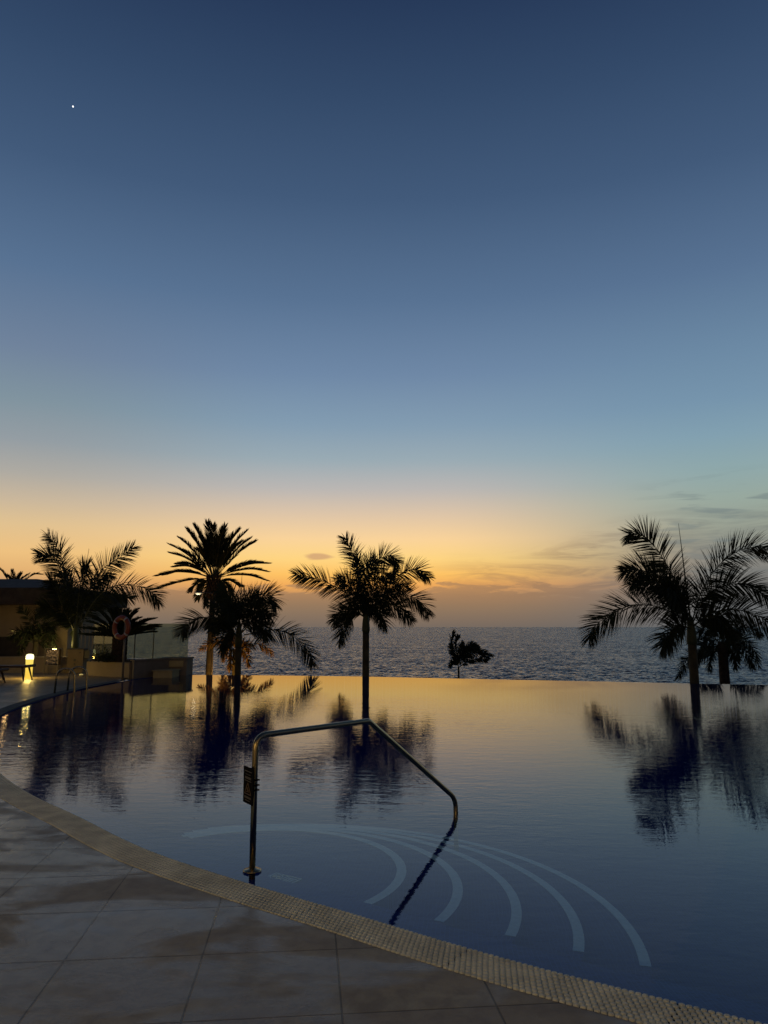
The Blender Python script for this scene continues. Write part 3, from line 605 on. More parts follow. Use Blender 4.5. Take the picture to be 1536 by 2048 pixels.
# lower garden terrace and sea
mb = MB(); mb.add([(-80, 27.5, -3.4), (120, 17.5, -3.4), (160, 62, -3.4), (-160, 62, -3.4)], [(0, 1, 2, 3)])
mb.add([(-160, 62, -3.4), (160, 62, -3.4), (190, 130, -12.5), (-190, 130, -12.5)], [(0, 1, 2, 3)])
tag(mb.build('lower_terrace_ground', M['terrain']), kind='structure')
mb = MB(); E_ = 60000
mb.add([(-E_, 100, -12), (E_, 100, -12), (E_, E_, -12), (-E_, E_, -12)], [(0, 1, 2, 3)])
tag(mb.build('sea', M['sea']), kind='structure')
mb = MB()
mb.add([(-160, 27.4, -3.42), (-160, -60, -3.42), (160, -60, -3.42), (160, 17.4, -3.42)], [(0, 1, 2, 3)])
tag(mb.build('ground', M['terrain']), kind='structure')

# ------------------------------------------------------------------ underwater steps
SC = Vector((-0.94, 5.70, 0))
st_ = empty('pool_steps', (SC.x, SC.y, -0.09))
tag(st_, 'curved underwater steps fanning out from the handrail, each edged with a pale band', 'steps')
for k_ in range(5):
    r1 = 1.10 + 0.40 * k_; z = -0.09 * (k_ + 1); N = 96; r0 = 0 if k_ == 0 else r1 - 0.55
    mb = MB(); A_ = [2 * math.pi * j / N for j in range(N)]
    prof = [(r0, z), (r1, z), (r1, z - 0.25)] if r0 else [(0.02, z), (r1, z), (r1, z - 0.25)]
    vs = [(r * math.cos(a_), r * math.sin(a_), zz + 0.09) for r, zz in prof for a_ in A_]
    mb.add(vs, [(q * N + j, q * N + (j + 1) % N, (q + 1) * N + (j + 1) % N, (q + 1) * N + j) for q in range(2) for j in range(N)])
    if not r0: mb.f.append(tuple(range(N))); mb.m.append(0)
    s_ = mb.build('step', M['stepmosaic'], st_)
    mb = MB(); r2 = r1 - 0.068
    a_s = (-42, -29, -22, -18, -15)[k_]; a_e = 130 - 5 * k_
    A2 = [R(a_s) + (R(a_e) - R(a_s)) * j / N for j in range(N + 1)]
    mb.add([(r * math.cos(a_), r * math.sin(a_), z + 0.094) for r in (r2, r1 + 0.002) for a_ in A2], [(j, j + 1, N + 1 + j + 1, N + 1 + j) for j in range(N)])
    mb.build('nosing_band', M['nosing'], s_)

# depth / no-diving plaque on the top step
pq = empty('depth_plaque', (-0.705, 5.49, -0.0855), R(-33))
tag(pq, 'small pale framed pictogram plaque under the water beside the handrail foot', 'plaque')
mb = MB(); mb.box((-0.125, -0.07, 0), (0.125, 0.07, 0.002)); mb.build('plaque_tile', M['plaque'], pq)
mb = MB()
for a_, b_ in (((-.12, -.066), (.12, -.058)), ((-.12, .058), (.12, .066)), ((-.12, -.058), (-.112, .058)), ((.112, -.058), (.12, .058)), ((-.002, -.058), (.006, .058))):
    mb.box((a_[0], a_[1], .0022), (b_[0], b_[1], .0045))
for (x_, y_) in ((.025, 0), (.05, 0), (.075, 0)):
    mb.box((x_, -.035, .0022), (x_ + .010, .035, .0042)); mb.box((x_, .022, .0022), (x_ + .026, .033, .0041))
mb.build('printed_frame', M['nosing'], pq)
mb = MB()
ring = [(-.06 + .045 * math.cos(t * .314), .0 + .045 * math.sin(t * .314), .004) for t in range(21)]
mb.tube(ring, .004, 5); mb.tube([(-.092, .03, .004), (-.028, -.03, .004)], .004, 5); mb.tube([(-.085, -.01, .004), (-.06, .008, .004), (-.035, .012, .004)], .006, 5)
mb.build('pictogram', M['nosing'], pq)

# ------------------------------------------------------------------ handrail with sign
hr = empty('handrail', (-0.90, 5.37, 0))
tag(hr, 'bent stainless steel handrail standing in the pool shallows, sloping down over the steps', 'handrail')
D = Vector((0.65 + 0.90, 7.04 - 5.37, 0)); K = D * 0.50
pts = [(0, 0, -0.09), (0, 0, 0.895), (K.x, K.y, 0.895), (D.x, D.y, 0.11), (D.x, D.y, -0.36)]
mb = MB(); mb.tube(bend(pts, [0.10, 0.02, 0.09], 8), 0.0215, 20); mb.build('rail', M['steel'], hr, smooth=True)
mb = MB(); mb.lathe([(0.0, 0.0), (0.062, 0.0), (0.064, 0.004), (0.058, 0.010), (0.030, 0.013), (0.0225, 0.02)], 28, (0, 0, 0.004)); mb.build('base_flange', M['steel'], hr, smooth=True)
mb = MB()
dpl = Vector((0.085, -0.135, 0)).normalized(); npl = Vector((dpl.y, -dpl.x, 0)).normalized()   # faces left and towards the deck
if npl.x > 0: npl = -npl
pc = Vector((-0.016, 0.0, 0)) + npl * 0.024
def pbox(mb, u0, u1, z0, z1, d0, d1):
    vs = []
    for d_ in (d0, d1):
        for u, z in ((u0, z0), (u1, z0), (u1, z1), (u0, z1)):
            p = pc + dpl * u + npl * d_; vs.append((p.x, p.y, z))
    mb.add(vs, [(0, 1, 2, 3), (7, 6, 5, 4), (0, 4, 5, 1), (1, 5, 6, 2), (2, 6, 7, 3), (3, 7, 4, 0)])
pbox(mb, -0.085, 0.085, 0.445, 0.685, 0, 0.006)
sg = mb.build('warning_sign', M['blackplate'], hr)
mb = MB()
random.seed(3)
def textrow(z0, z1, u0, u1, wmin, wmax, gap):
    u = u0
    mb = MB()
    while u < u1:
        w_ = random.uniform(wmin, wmax); pbox(mb, u, min(u + w_, u1), z0, z1, 0.0062, 0.0072); u += w_ + gap
    mb.build('sign_lettering', M['whiteprint'], sg)
textrow(0.655, 0.661, -.06, .06, .01, .02, .004)
textrow(0.634, 0.640, -.045, .04, .006, .010, .010)
textrow(0.606, 0.622, -.055, .055, .006, .009, .0035)
textrow(0.592, 0.597, -.06, .055, .006, .012, .004)
textrow(0.478, 0.492, -.058, .055, .006, .009, .0035)
textrow(0.462, 0.468, -.045, .04, .006, .010, .004)
mb = MB()
def P3(u, z): q = pc + dpl * u + npl * 0.0075; return (q.x, q.y, z)
tri = [(-.055, .508), (.055, .508), (0, .582)]
for i in range(3): mb.tube([P3(*tri[i]), P3(*tri[(i + 1) % 3])], .0028, 5)
mb.tube([P3(-.012, .552), P3(.0, .535), (P3(.014, .522))], .005, 5); mb.tube([P3(-.02, .520), P3(0, .530), P3(.022, .538)], .0032, 5)
mb.build('pictogram', M['amberprint'], sg)
mb = MB()
for z in (0.60, 0.565, 0.532):
    ringp = [(0.026 * math.cos(t * math.pi / 8), 0.026 * math.sin(t * math.pi / 8), z) for t in range(17)]
    mb.tube(ringp, 0.004, 6); mb.tube([(0.022, 0, z), (0.036, 0.002, z)], 0.0055, 8)
mb.build('clamp_bolts', M['blackplate'], hr, smooth=True)

# ------------------------------------------------------------------ pool ladder
ld = empty('pool_ladder', (-7.95, 19.2, 0))
tag(ld, 'pair of arched stainless steel pool ladder rails at the left rim', 'ladder')
for dyy in (-0.38, 0.38):
    mb = MB(); y = dyy
    x0 = -0.20 if True else 0
    pth = [(-0.22, y, 0.02), (-0.20, y, 0.40)]
    for t in range(0, 13):
        a_ = math.pi - math.pi * t / 12; pth.append((0.03 + 0.23 * math.cos(a_), y, 0.42 + 0.20 * math.sin(a_)))
    pth += [(0.27, y, 0.1), (0.27, y, -0.9)]
    mb.tube(pth, 0.025, 12); mb.build('rail', M['steel'], ld, smooth=True)
for z in (-0.25, -0.52, -0.8):
    mb = MB(); mb.box((0.20, -0.37, z), (0.29, 0.37, z + 0.03)); mb.build('tread', M['steel'], ld)

# ------------------------------------------------------------------ palms
def frond(name, ctrl, parent, m, Lmax=0.8, nl=150, width=0.032, stiff=False, droop=0.34, r0=0.024, start=0.10, fan=1.0, rm=None):
    npt = 40; phs = random.uniform(0, 6.3); pts = spline(ctrl, npt); mb = MB()
    ln = sum((pts[i + 1] - pts[i]).length for i in range(npt))
    mb.tube(pts, [r0 * (1 - 0.82 * i / npt) for i in range(npt + 1)], 5, mi=1)
    for i in range(nl):
        t = start + (1 - start) * (i + random.random()) / nl
        if random.random() < 0.05 or math.sin(t * 23 + phs) > 0.985: continue   # torn gaps
        k_ = min(int(t * npt), npt - 1); fr_ = t * npt - k_
        p = pts[k_].lerp(pts[k_ + 1], fr_); T = (pts[k_ + 1] - pts[k_]).normalized()
        up = Vector((0, 0, 1)) if abs(T.z) < 0.95 else Vector((0, -1, 0))
        sd = T.cross(up).normalized(); nu = sd.cross(T).normalized()
        env = min(1, (t - start) * 5 + 0.45) * (1.0 if t < 0.72 else max(0.45, 1 - (t - 0.72) * 1.8))
        L = Lmax * env * random.uniform(0.84, 1.04)
        if stiff:
            s_ = 1 if i % 2 else -1; ph = R(random.uniform(48, 82)) * s_; fw = 0.95 + 0.6 * t; rad = 0.72
        else:
            ph = R(random.choice((random.uniform(-32, 32), random.uniform(-32, 32), random.uniform(145, 215), random.uniform(145, 215), random.uniform(145, 215), random.choice((-1, 1)) * random.uniform(60, 110))))
            fw = 0.50 + 0.9 * t * t * t; rad = 0.85
        dr = (T * fw + (nu * math.cos(ph) + sd * math.sin(ph)) * rad).normalized()
        gd = droop * random.uniform(0.6, 1.4)
        wv = dr.cross(Vector((random.uniform(-1, 1), random.uniform(-1, 1), random.uniform(-.6, .6)))).normalized() * width * random.uniform(0.7, 1.15)
        vs = []
        prev = p; d_ = dr.copy(); seg = 4 if not stiff else 2
        wid = (0.55, 1.0, 0.85, 0.5, 0.0) if seg == 4 else (0.7, 0.9, 0.0)
        for q in range(seg + 1):
            vs.append(prev + wv * wid[q] * 0.5)
            if wid[q] > 0: vs.append(prev - wv * wid[q] * 0.5)
            d_ = (d_ + Vector((0, 0, -1)) * gd / seg * (1.0 if not stiff else 0.4)).normalized(); prev = prev + d_ * (L / seg)
        fs = [(2 * q, 2 * q + 1, 2 * q + 3, 2 * q + 2) for q in range(seg - 1)] + [(2 * seg - 2, 2 * seg - 1, 2 * seg)]
        mb.add(vs, fs, 0)
    return mb.build(name, [m, rm or M['rachis']], parent)

def palm(name, key, label, cat, base_z, trunk_r, group=None, m=None, Lmax=0.8, nl=150, width=0.032, shaft=True, spear=None, fillers=0, fill_len=2.2, lean=(0, 0), trunk_mat='trunk', **kw):
    C_, fr_ = PALMS[key]; cx, cy, cz = C_
    root = empty(name, (cx + lean[0], cy + lean[1], base_z)); tag(root, label, cat, group)
    off = Vector((-lean[0], -lean[1], cz - base_z)); H_ = cz - base_z
    mb = MB(); kk = 26; tp = []; tr = []
    top = H_ - (0.55 if shaft else -0.05)
    for i in range(kk + 1):
        t = i / kk; tp.append((-lean[0] * t * t, -lean[1] * t * t, top * t)); tr.append(trunk_r * (1.12 - 0.2 * t + (0.35 * (1 - t * 7) if t < 0.14 else 0)) * (1 + 0.025 * (i % 2)))
    mb.tube(tp, tr, 14); mb.build('trunk', M[trunk_mat], root, smooth=True)
    if shaft:
        mb = MB(); z0 = top - 0.03; a_ = tp[-1]
        mb.tube([(a_[0], a_[1], z0), (a_[0], a_[1], z0 + .12), (a_[0], a_[1], z0 + .45), (a_[0], a_[1], z0 + .8), (a_[0], a_[1], z0 + 1.0)], [trunk_r * .95, trunk_r * 1.15, trunk_r * 1.0, trunk_r * .62, trunk_r * .25], 14)
        mb.build('crownshaft', M['shaft'], root, smooth=True)
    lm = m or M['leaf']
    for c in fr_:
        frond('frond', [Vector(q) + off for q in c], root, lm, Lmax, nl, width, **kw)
    for i in range(fillers):
        a_ = 2 * math.pi * (i + random.random() * .6) / fillers; e = random.uniform(-0.1, 1.0); l_ = fill_len * random.uniform(.7, 1.0)
        hz = math.cos(e); q = [(0, 0, .1), (.33 * l_ * hz * math.cos(a_), .33 * l_ * hz * math.sin(a_), .36 * l_ * math.sin(e) + .25), (.68 * l_ * hz * math.cos(a_), .68 * l_ * hz * math.sin(a_), .58 * l_ * math.sin(e) + .25), (l_ * hz * math.cos(a_), l_ * hz * math.sin(a_), .6 * l_ * math.sin(e) - .1)]
        frond('frond', [Vector(x_) + off for x_ in q], root, lm, Lmax * .8, nl, width, **kw)
    if spear:
        mb = MB(); b_ = off + Vector((0, 0, 0.2)); e_ = Vector(spear) - Vector((cx, cy, cz)) + off
        mb.tube([b_, b_.lerp(e_, .5), e_], [0.035, 0.024, 0.006], 6); mb.build('spear_leaf', M['rachis'], root)
    return root
GP = 'palms standing beyond the pool'
random.seed(11)
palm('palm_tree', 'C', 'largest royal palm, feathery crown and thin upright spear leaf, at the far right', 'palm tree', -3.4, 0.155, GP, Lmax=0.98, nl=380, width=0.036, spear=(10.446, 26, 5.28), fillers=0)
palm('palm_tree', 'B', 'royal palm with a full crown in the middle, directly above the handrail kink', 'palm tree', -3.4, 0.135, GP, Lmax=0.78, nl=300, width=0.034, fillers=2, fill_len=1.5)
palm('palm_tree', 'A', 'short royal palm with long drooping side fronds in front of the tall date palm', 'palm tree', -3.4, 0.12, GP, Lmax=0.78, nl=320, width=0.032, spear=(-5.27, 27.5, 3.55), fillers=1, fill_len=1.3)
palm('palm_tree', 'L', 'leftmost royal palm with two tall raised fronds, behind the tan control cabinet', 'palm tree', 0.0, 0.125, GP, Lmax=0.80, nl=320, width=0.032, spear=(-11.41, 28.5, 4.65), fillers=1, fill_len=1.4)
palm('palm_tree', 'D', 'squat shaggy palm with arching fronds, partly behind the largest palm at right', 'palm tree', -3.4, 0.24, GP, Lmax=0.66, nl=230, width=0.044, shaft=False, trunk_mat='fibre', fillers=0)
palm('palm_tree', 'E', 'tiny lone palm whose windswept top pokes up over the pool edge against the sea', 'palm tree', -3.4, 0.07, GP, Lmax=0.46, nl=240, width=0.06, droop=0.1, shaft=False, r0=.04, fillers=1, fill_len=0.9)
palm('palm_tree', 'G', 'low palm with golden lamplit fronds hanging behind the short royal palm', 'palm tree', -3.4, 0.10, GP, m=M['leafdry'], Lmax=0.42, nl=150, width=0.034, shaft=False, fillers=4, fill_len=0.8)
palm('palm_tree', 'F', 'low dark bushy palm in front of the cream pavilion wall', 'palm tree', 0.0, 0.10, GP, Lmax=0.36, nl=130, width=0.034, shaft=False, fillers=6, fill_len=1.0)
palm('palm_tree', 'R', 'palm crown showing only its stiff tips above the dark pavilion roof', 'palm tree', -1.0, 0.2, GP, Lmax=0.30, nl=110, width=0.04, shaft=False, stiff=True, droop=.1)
random.seed(5)
dp = palm('date_palm', 'T', 'tall date palm with a stiff starburst crown and lamplit trunk', 'palm tree', -3.4, 0.16, GP, Lmax=0.68, nl=230, width=0.046, shaft=False, stiff=True, droop=.25, start=0.22, r0=0.03, trunk_mat='trunk', lean=(-0.15, 0))
mb = MB()   # boot-covered swelling under the crown
zt = 4.5 + 3.4
for i in range(90):
    z = zt - 1.35 + 1.5 * (i / 90); a_ = i * 2.4; r_ = 0.20 + 0.13 * (i / 90)
    d_ = Vector((math.cos(a_), math.sin(a_), 0)); p = Vector((0.13, 0, z)) + d_ * r_
    mb.tube([p - d_ * .12, p + d_ * .05 + Vector((0, 0, .12)), p + d_ * .16 + Vector((0, 0, .28))], [.06, .05, .02], 5)
mb.build('leaf_bases', M['fibre'], dp)

# shaggy skirt of old fibre on the squat palm
dd = [o for o in bpy.data.objects if o.get('label', '').startswith('squat shaggy')][0]
mb = MB(); random.seed(8)
for i in range(260):
    z = random.uniform(2.2, 4.2); a_ = random.uniform(0, 6.283); d_ = Vector((math.cos(a_), math.sin(a_), 0)); p = d_ * .22 + Vector((0, 0, z)); wv = Vector((-d_.y, d_.x, 0)) * .018
    e_ = p + d_ * random.uniform(.08, .22) + Vector((0, 0, random.uniform(-.3, .1))); mb.add([p + wv, p - wv, e_], [(0, 1, 2)])
mb.build('fibre_skirt', M['fibre'], dd)

# cycad in the planter
cy = empty('cycad', (-8.86, 25.2, 0.52)); tag(cy, 'sago cycad with a dome of stiff leaves on a thick stem, behind the lifebuoy', 'cycad')
mb = MB(); mb.tube([(0, 0, -.05), (0.0, 0, .3), (0, 0, .8)], [.23, .19, .17], 14)
for i in range(120):
    z = .02 + .75 * i / 120; a_ = i * 2.4; d_ = Vector((math.cos(a_), math.sin(a_), 0)); p = d_ * .18 + Vector((0, 0, z))
    mb.tube([p, p + d_ * .05 + Vector((0, 0, .05)), p + d_ * .07 + Vector((0, 0, .09))], [.03, .022, .006], 4)
mb.build('trunk', M['fibre'], cy)
random.seed(21)
for i in range(64):
    a_ = i * 2.399; e = R(random.choice((random.uniform(2, 30), random.uniform(30, 82)))); l_ = random.uniform(1.15, 1.4) * (0.78 if e > 1.0 else 1.0)
    h_ = math.cos(e); v_ = math.sin(e); dirx = math.cos(a_) * h_; diry = math.sin(a_) * h_ * .8
    q = [(0, 0, .78), (dirx * l_ * .4, diry * l_ * .4, .80 + v_ * l_ * .42), (dirx * l_ * .76, diry * l_ * .76, .80 + v_ * l_ * .74), (dirx * l_, diry * l_, .80 + v_ * l_ * .86)]
    frond('frond', q, cy, M['leaf'], 0.25, 130, 0.03, stiff=True, droop=.1, r0=.012, start=.12)
# low shrub beside it
sh = empty('shrub', (-9.15, 25.0, 0.52)); tag(sh, 'small dark shrub at the foot of the cycad in the planter', 'shrub')
mb = MB(); random.seed(2)
for i in range(700):
    d_ = Vector((random.gauss(0, .22), random.gauss(0, .18), abs(random.gauss(0, .17)))); u = Vector((random.uniform(-1, 1), random.uniform(-1, 1), random.uniform(-1, 1))).normalized() * .05
    v_ = u.cross(Vector((random.random(), random.random(), 1))).normalized() * .02; mb.add([d_ - u, d_ + v_, d_ + u, d_ - v_], [(0, 1, 2, 3)])
mb.build('foliage', M['leaf'], sh)
mb = MB()
for i in range(5): mb.tube([(0, 0, -.03), (random.uniform(-.2, .2), random.uniform(-.15, .15), .25)], [.012, .005], 5)
mb.build('stem', M['fibre'], sh)

# ------------------------------------------------------------------ left terrace structures
def simple(name, mbx, m, label, cat, loc=None, **kw):
    o = mbx.build(name, m, None, **kw); return tag(o, label, cat)
# low wall behind the lamp
lw = empty('low_wall', (-13.5, 27.3, 0.02)); tag(lw, 'long low cream wall lit yellow by the floor lamp', 'wall')
mb = MB(); mb.box((-9, -0.1, -.1), (2.35, 0.18, 0.52)); mb.build('wall_face', M['cream'], lw)
mb = MB(); mb.box((-9, -0.13, 0.523), (2.35, 0.21, 0.56)); mb.build('coping', M['cream'], lw)
# planter with cycad
pl = empty('planter', (-9.2, 25.2, 0)); tag(pl, 'low cream planter wall holding the cycad, behind the lifebuoy post', 'planter')
A0 = Vector((-10.15, 25.75)) ; B0 = Vector((-8.28, 24.55))
def prism(mb, P2, z0, z1):
    k = len(P2); mb.add([(p[0], p[1], z0) for p in P2] + [(p[0], p[1], z1) for p in P2], [tuple(range(k - 1, -1, -1)), tuple(range(k, 2 * k))] + [(i, (i + 1) % k, k + (i + 1) % k, k + i) for i in range(k)])
Cp = [(-10.15, 25.75), (-8.28, 24.55), (-7.62, 25.75), (-7.62, 26.6), (-10.15, 27.1)]
mb = MB(); prism(mb, [(x + 9.2, y - 25.2) for x, y in Cp], -.05, 0.50); mb.build('planter_wall', M['cream'], pl, bevel=.01)
Ci = [(-10.0, 25.85), (-8.33, 24.78), (-7.8, 25.8), (-7.8, 26.5), (-10.0, 26.95)]
mb = MB(); prism(mb, [(x + 9.2, y - 25.2) for x, y in Ci], 0.503, 0.53); mb.build('soil', M['soil'], pl)
# dark parapet running to the weir
pp = empty('parapet', (-7.3, 26.4, 0)); tag(pp, 'dark grey stepped parapet block where the left terrace meets the infinity edge', 'parapet')
mb = MB(); prism(mb, [(x + 7.3, y - 26.4) for x, y in [(-8.24, 24.62), (-8.12, 24.50), (-7.36, 26.0), (-6.80, 26.0), (-6.80, 26.85), (-7.62, 26.85), (-7.62, 25.8)]], -0.6, 0.545); mb.build('wall_body', M['greywall'], pp, bevel=.01)
mb = MB(); prism(mb, [(x + 7.3, y - 26.4) for x, y in [(-8.27, 24.60), (-8.10, 24.45), (-7.33, 25.97), (-6.77, 25.97), (-6.77, 26.88), (-7.65, 26.88), (-7.65, 25.8)]], 0.548, 0.60); mb.build('coping', M['greywall'], pp)
mb = MB(); mb.box((-.22, -.47, .30), (.40, -.405, .50)); mb.build('painted_lit_patch', M['litstone'], pp)  # added slab: lamplight on the parapet's upper face, painted as a pale patch
sb = MB(); sb.box((-7.62, 24.95, -.02), (-7.0, 25.85, .20)); sb.box((-7.66, 24.92, .203), (-6.96, 25.88, .235))
tag(sb.build('step_block', M['litstone']), 'low step block coloured as if lamplit against the dark parapet at the water', 'block')  # real block, its lamplight painted into the stone colour
# glass balustrade
gb = empty('glass_balustrade', (-8.9, 26.75, 0.6)); tag(gb, 'frameless glass balustrade panels on the parapet, sea showing through', 'balustrade')
for (xa, xb, yy) in ((-10.40, -9.42, .15), (-9.39, -8.25, .10), (-8.22, -7.56, -.02), (-7.535, -6.95, -.10)):
    mb = MB(); mb.box((xa + 8.9, yy, -.06), (xb + 8.9, yy + .014, 1.17)); mb.build('glass_panel', M['glass'], gb)
for x_ in (-8.235, -8.9):
    mb = MB(); mb.box((x_ + 8.9 - .012, .07, -.06), (x_ + 8.9 + .012, .11, 1.17)); mb.build('post', M['darkpaint'], gb)
# narrow balusters at the left end, lit
for i in range(7):
    x_ = -11.0 + i * .14 + random.uniform(-.02, .02)
    mb = MB(); mb.box((x_ + 8.9, .5, -.1), (x_ + 8.9 + random.choice((.02, .045)), .54, 1.15)); mb.build('post', M['cream'], gb)
# cabinet
cb = empty('control_cabinet', (-11.05, 27.0, 0.02)); tag(cb, 'tan rendered control cabinet with a keyhole, at the end of the low wall', 'cabinet')
mb = MB(); mb.box((-.29, -.05, 0), (.29, .4, .83)); mb.build('body', M['cabinet'], cb, bevel=.01)
mb = MB(); mb.box((-.31, -.07, .832), (.31, .42, .865)); mb.build('lid', M['darkpaint'], cb)
mb = MB(); mb.box((.293, .02, .52), (.48, .38, .80)); mb.build('side_box', M['darkpaint'], cb)
mb = MB(); mb.lathe([(0, 0), (.02, 0), (.02, .012), (0, .012)], 10); o = mb.build('button', M['darkpaint'], cb); o.rotation_euler = (R(90), 0, 0); o.location = (.17, -.05, .72)
mb = MB(); mb.lathe([(.035, 0), (.048, 0), (.048, .012), (.035, .012)], 14); o = mb.build('dial', M['darkpaint'], cb); o.rotation_euler = (R(90), 0, 0); o.location = (0.0, -.05, .46)
mb = MB(); mb.box((-.018, -.062, .29), (.018, -.0515, .36)); mb.build('keyhole', M['darkpaint'], cb)
# towel cabinet on legs
tw = empty('towel_stand', (-11.67, 26.6, 0.02)); tag(tw, 'metal framed stand on thin legs with a glossy reflective box', 'stand')
for sx in (-.235, .235):
    for sy in (-.15, .15):
        mb = MB(); mb.box((sx - .015, sy - .015, 0), (sx + .015, sy + .015, .86)); mb.build('leg', M['post'], tw)
mb = MB(); mb.box((-.218, -.162, .20), (.218, -.138, .225)); mb.box((-.218, -.162, .27), (.218, -.138, .30)); mb.box((-.25, -.165, .862), (.25, .165, .885)); mb.build('frame', M['post'], tw)
mb = MB(); mb.box((-.215, -.13, .305), (.215, .13, .855)); mb.build('glossy_box', M['glossbin'], tw, bevel=.02)
# floor lamp
fl_ = empty('floor_lamp', (-11.42, 24.3, 0.02)); tag(fl_, 'glowing yellow cylinder floor lamp behind the lounger end', 'lamp')
mb = MB(); mb.lathe([(.09, .0), (.11, .02), (.105, .25), (.112, .5), (.118, .60)], 28); mb.build('lamp_shade', M['lampglow'], fl_, smooth=True)
mb = MB(); mb.lathe([(.118, .602), (.120, .70), (.105, .745), (.06, .765), (0.0, .77)], 28); mb.build('lamp_top', M['lampbulb'], fl_, smooth=True)
mb = MB(); mb.lathe([(.0, .772), (.10, .774), (.11, .80), (0.0, .805)], 24); mb.build('lamp_cap', M['post'], fl_, smooth=True)
L_ = bpy.data.lights.new('floor_lamp_light', 'POINT'); L_.energy = 50; L_.color = (1, .72, .22); L_.shadow_soft_size = .09
lo = bpy.data.objects.new('floor_lamp_light', L_); link(lo); lo.location = (-11.42, 24.3, .42)
# the shade must not swallow its own lamp: put light as ring outside? kept inside a translucent shade -> see below
# loungers (dark timber, splayed legs)
def lounger(x1, y, L, W, zt_, name, label, cushion=True):
    r_ = empty(name, (x1, y, 0.02)); tag(r_, label, 'lounger', 'dark timber loungers by the floor lamp')
    mb = MB(); mb.box((-L, -W / 2, zt_ - .09), (0, W / 2, zt_ - .03)); mb.tube([(-.02, -W / 2, zt_ - .05), (-.02, W / 2, zt_ - .05)], .045, 10); mb.build('seat', M['wood'], r_, bevel=.015)
    for sx in (-.16, -L + .2, -L / 2):
        for sy in (-1, 1):
            mb = MB(); mb.tube([(sx, sy * (W / 2 - .1), zt_ - .08), (sx + (.10 if sx > -L / 2 - .01 else -.10), sy * (W / 2 - .03), 0)], [.032, .018], 8); mb.build('leg', M['wood'], r_, smooth=True)
    if cushion:
        mb = MB(); mb.box((-L + .02, -W / 2 + .03, zt_ - .028), (-.32, W / 2 - .03, zt_ + .03)); mb.build('cushion', M['cushion'], r_, bevel=.025)
    return r_
lounger(-10.83, 23.15, 2.1, .62, .50, 'sun_lounger', 'dark timber lounger with its round end in front of the glowing lamp', False)
lounger(-11.12, 22.05, 2.1, .66, .44, 'sun_lounger', 'dark timber lounger with grey cushion, nearest the camera at the left border')
# lifebuoy on its post
ps = empty('lifebuoy_post', (-8.09, 23.42, 0.02)); tag(ps, 'slim grey post carrying the orange lifebuoy at the pool rim', 'post')
mb = MB(); mb.tube([(0, 0, 0), (0, 0, 1.78)], .032, 12); mb.build('pole', M['post'], ps, smooth=True)
mb = MB(); mb.lathe([(0, 0), (.09, 0), (.09, .012), (0, .012)], 16); mb.build('base_plate', M['post'], ps)
mb = MB(); mb.tube([(0, -.03, 1.76), (0, -.10, 1.76), (0, -.10, 1.82)], .012, 6); mb.build('hook', M['post'], ps)
lb = empty('lifebuoy', (-8.17, 23.30, 1.63)); lb.rotation_euler = (0, 0, R(-30)); tag(lb, 'orange ring lifebuoy with pale bands hanging on the grey post', 'lifebuoy')
def torus(Rm, rm, a0, a1, nn=40, k=12, scale=1.0):
    mb = MB(); vs = []; 
    for i in range(nn + 1):
        a_ = a0 + (a1 - a0) * i / nn
        for j in range(k):
            b_ = 2 * math.pi * j / k; r_ = Rm + rm * scale * math.cos(b_); vs.append((r_ * math.cos(a_), rm * scale * .8 * math.sin(b_), r_ * math.sin(a_) * 1.0))
    mb.add(vs, [(i * k + j, i * k + (j + 1) % k, (i + 1) * k + (j + 1) % k, (i + 1) * k + j) for i in range(nn) for j in range(k)]); return mb
torus(.305, .078, 0, 2 * math.pi, 48).build('ring', M['orange'], lb, smooth=True)
for q in range(4):
    a_ = R(52 + 90 * q); torus(.305, .078, a_ - .08, a_ + .08, 4, 12, 1.06).build('band', M['whiteband'], lb, smooth=True)
mb = MB(); 
for q in range(4):
    a_ = R(52 + 90 * q); b_ = a_ + R(90); mb.tube([(.40 * math.cos(a_ + (b_ - a_) * t / 8) * (1 + .05 * math.sin(math.pi * t / 8)), 0, .40 * math.sin(a_ + (b_ - a_) * t / 8) * (1 + .05 * math.sin(math.pi * t / 8))) for t in range(9)], .006, 5)
mb.build('grab_line', M['darkpaint'], lb)
# small light at the planter foot
sl = empty('ground_light', (-10.15, 25.35, 0.02)); tag(sl, 'small round glowing ground light at the foot of the planter wall', 'light')
mb = MB(); mb.lathe([(0, 0), (.09, 0), (.09, .03), (.07, .04)], 16); mb.build('housing', M['post'], sl)
mb = MB(); mb.lathe([(.07, .041), (.05, .07), (0, .08)], 16); mb.build('lens', M['dimglow'], sl, smooth=True)

# pavilion with hipped roof
pv = empty('pavilion', (-16, 31, 0)); tag(pv, 'low cream pavilion with a dark hipped roof at the left border', 'building')
mb = MB(); mb.box((-8, 0, -.5), (2.0, 5, 2.55)); mb.build('wall', M['cream'], pv)
mb = MB(); mb.box((2.003, -1.0, -.5), (3.35, 4.5, 2.55)); mb.build('wall', M['cream'], pv)
mb = MB(); mb.box((-8.3, -1.35, 2.553), (3.5, 5.3, 3.2)); rf = mb.build('roof', M['roof'], pv)
mb = MB(); mb.add([(-8.3, -1.3, 3.203), (2.35, -1.3, 3.203), (2.35, 5.2, 3.203), (-8.3, 5.2, 3.203), (-8.3, 1.4, 3.72), (0.85, 1.4, 3.72), (0.85, 2.4, 3.72), (-8.3, 2.4, 3.72)], [(0, 1, 5, 4), (1, 2, 6, 5), (2, 3, 7, 6), (4, 5, 6, 7), (3, 0, 4, 7)])
mb.build('hip', M['roof'], rf)
mb = MB(); mb.box((-3.2, -.04, .2), (1.0, -.003, 1.25)); mb.build('recess_shade_panel', M['recessshade'], pv)  # flat panel on the wall; the recess's shade is put in as dark colour
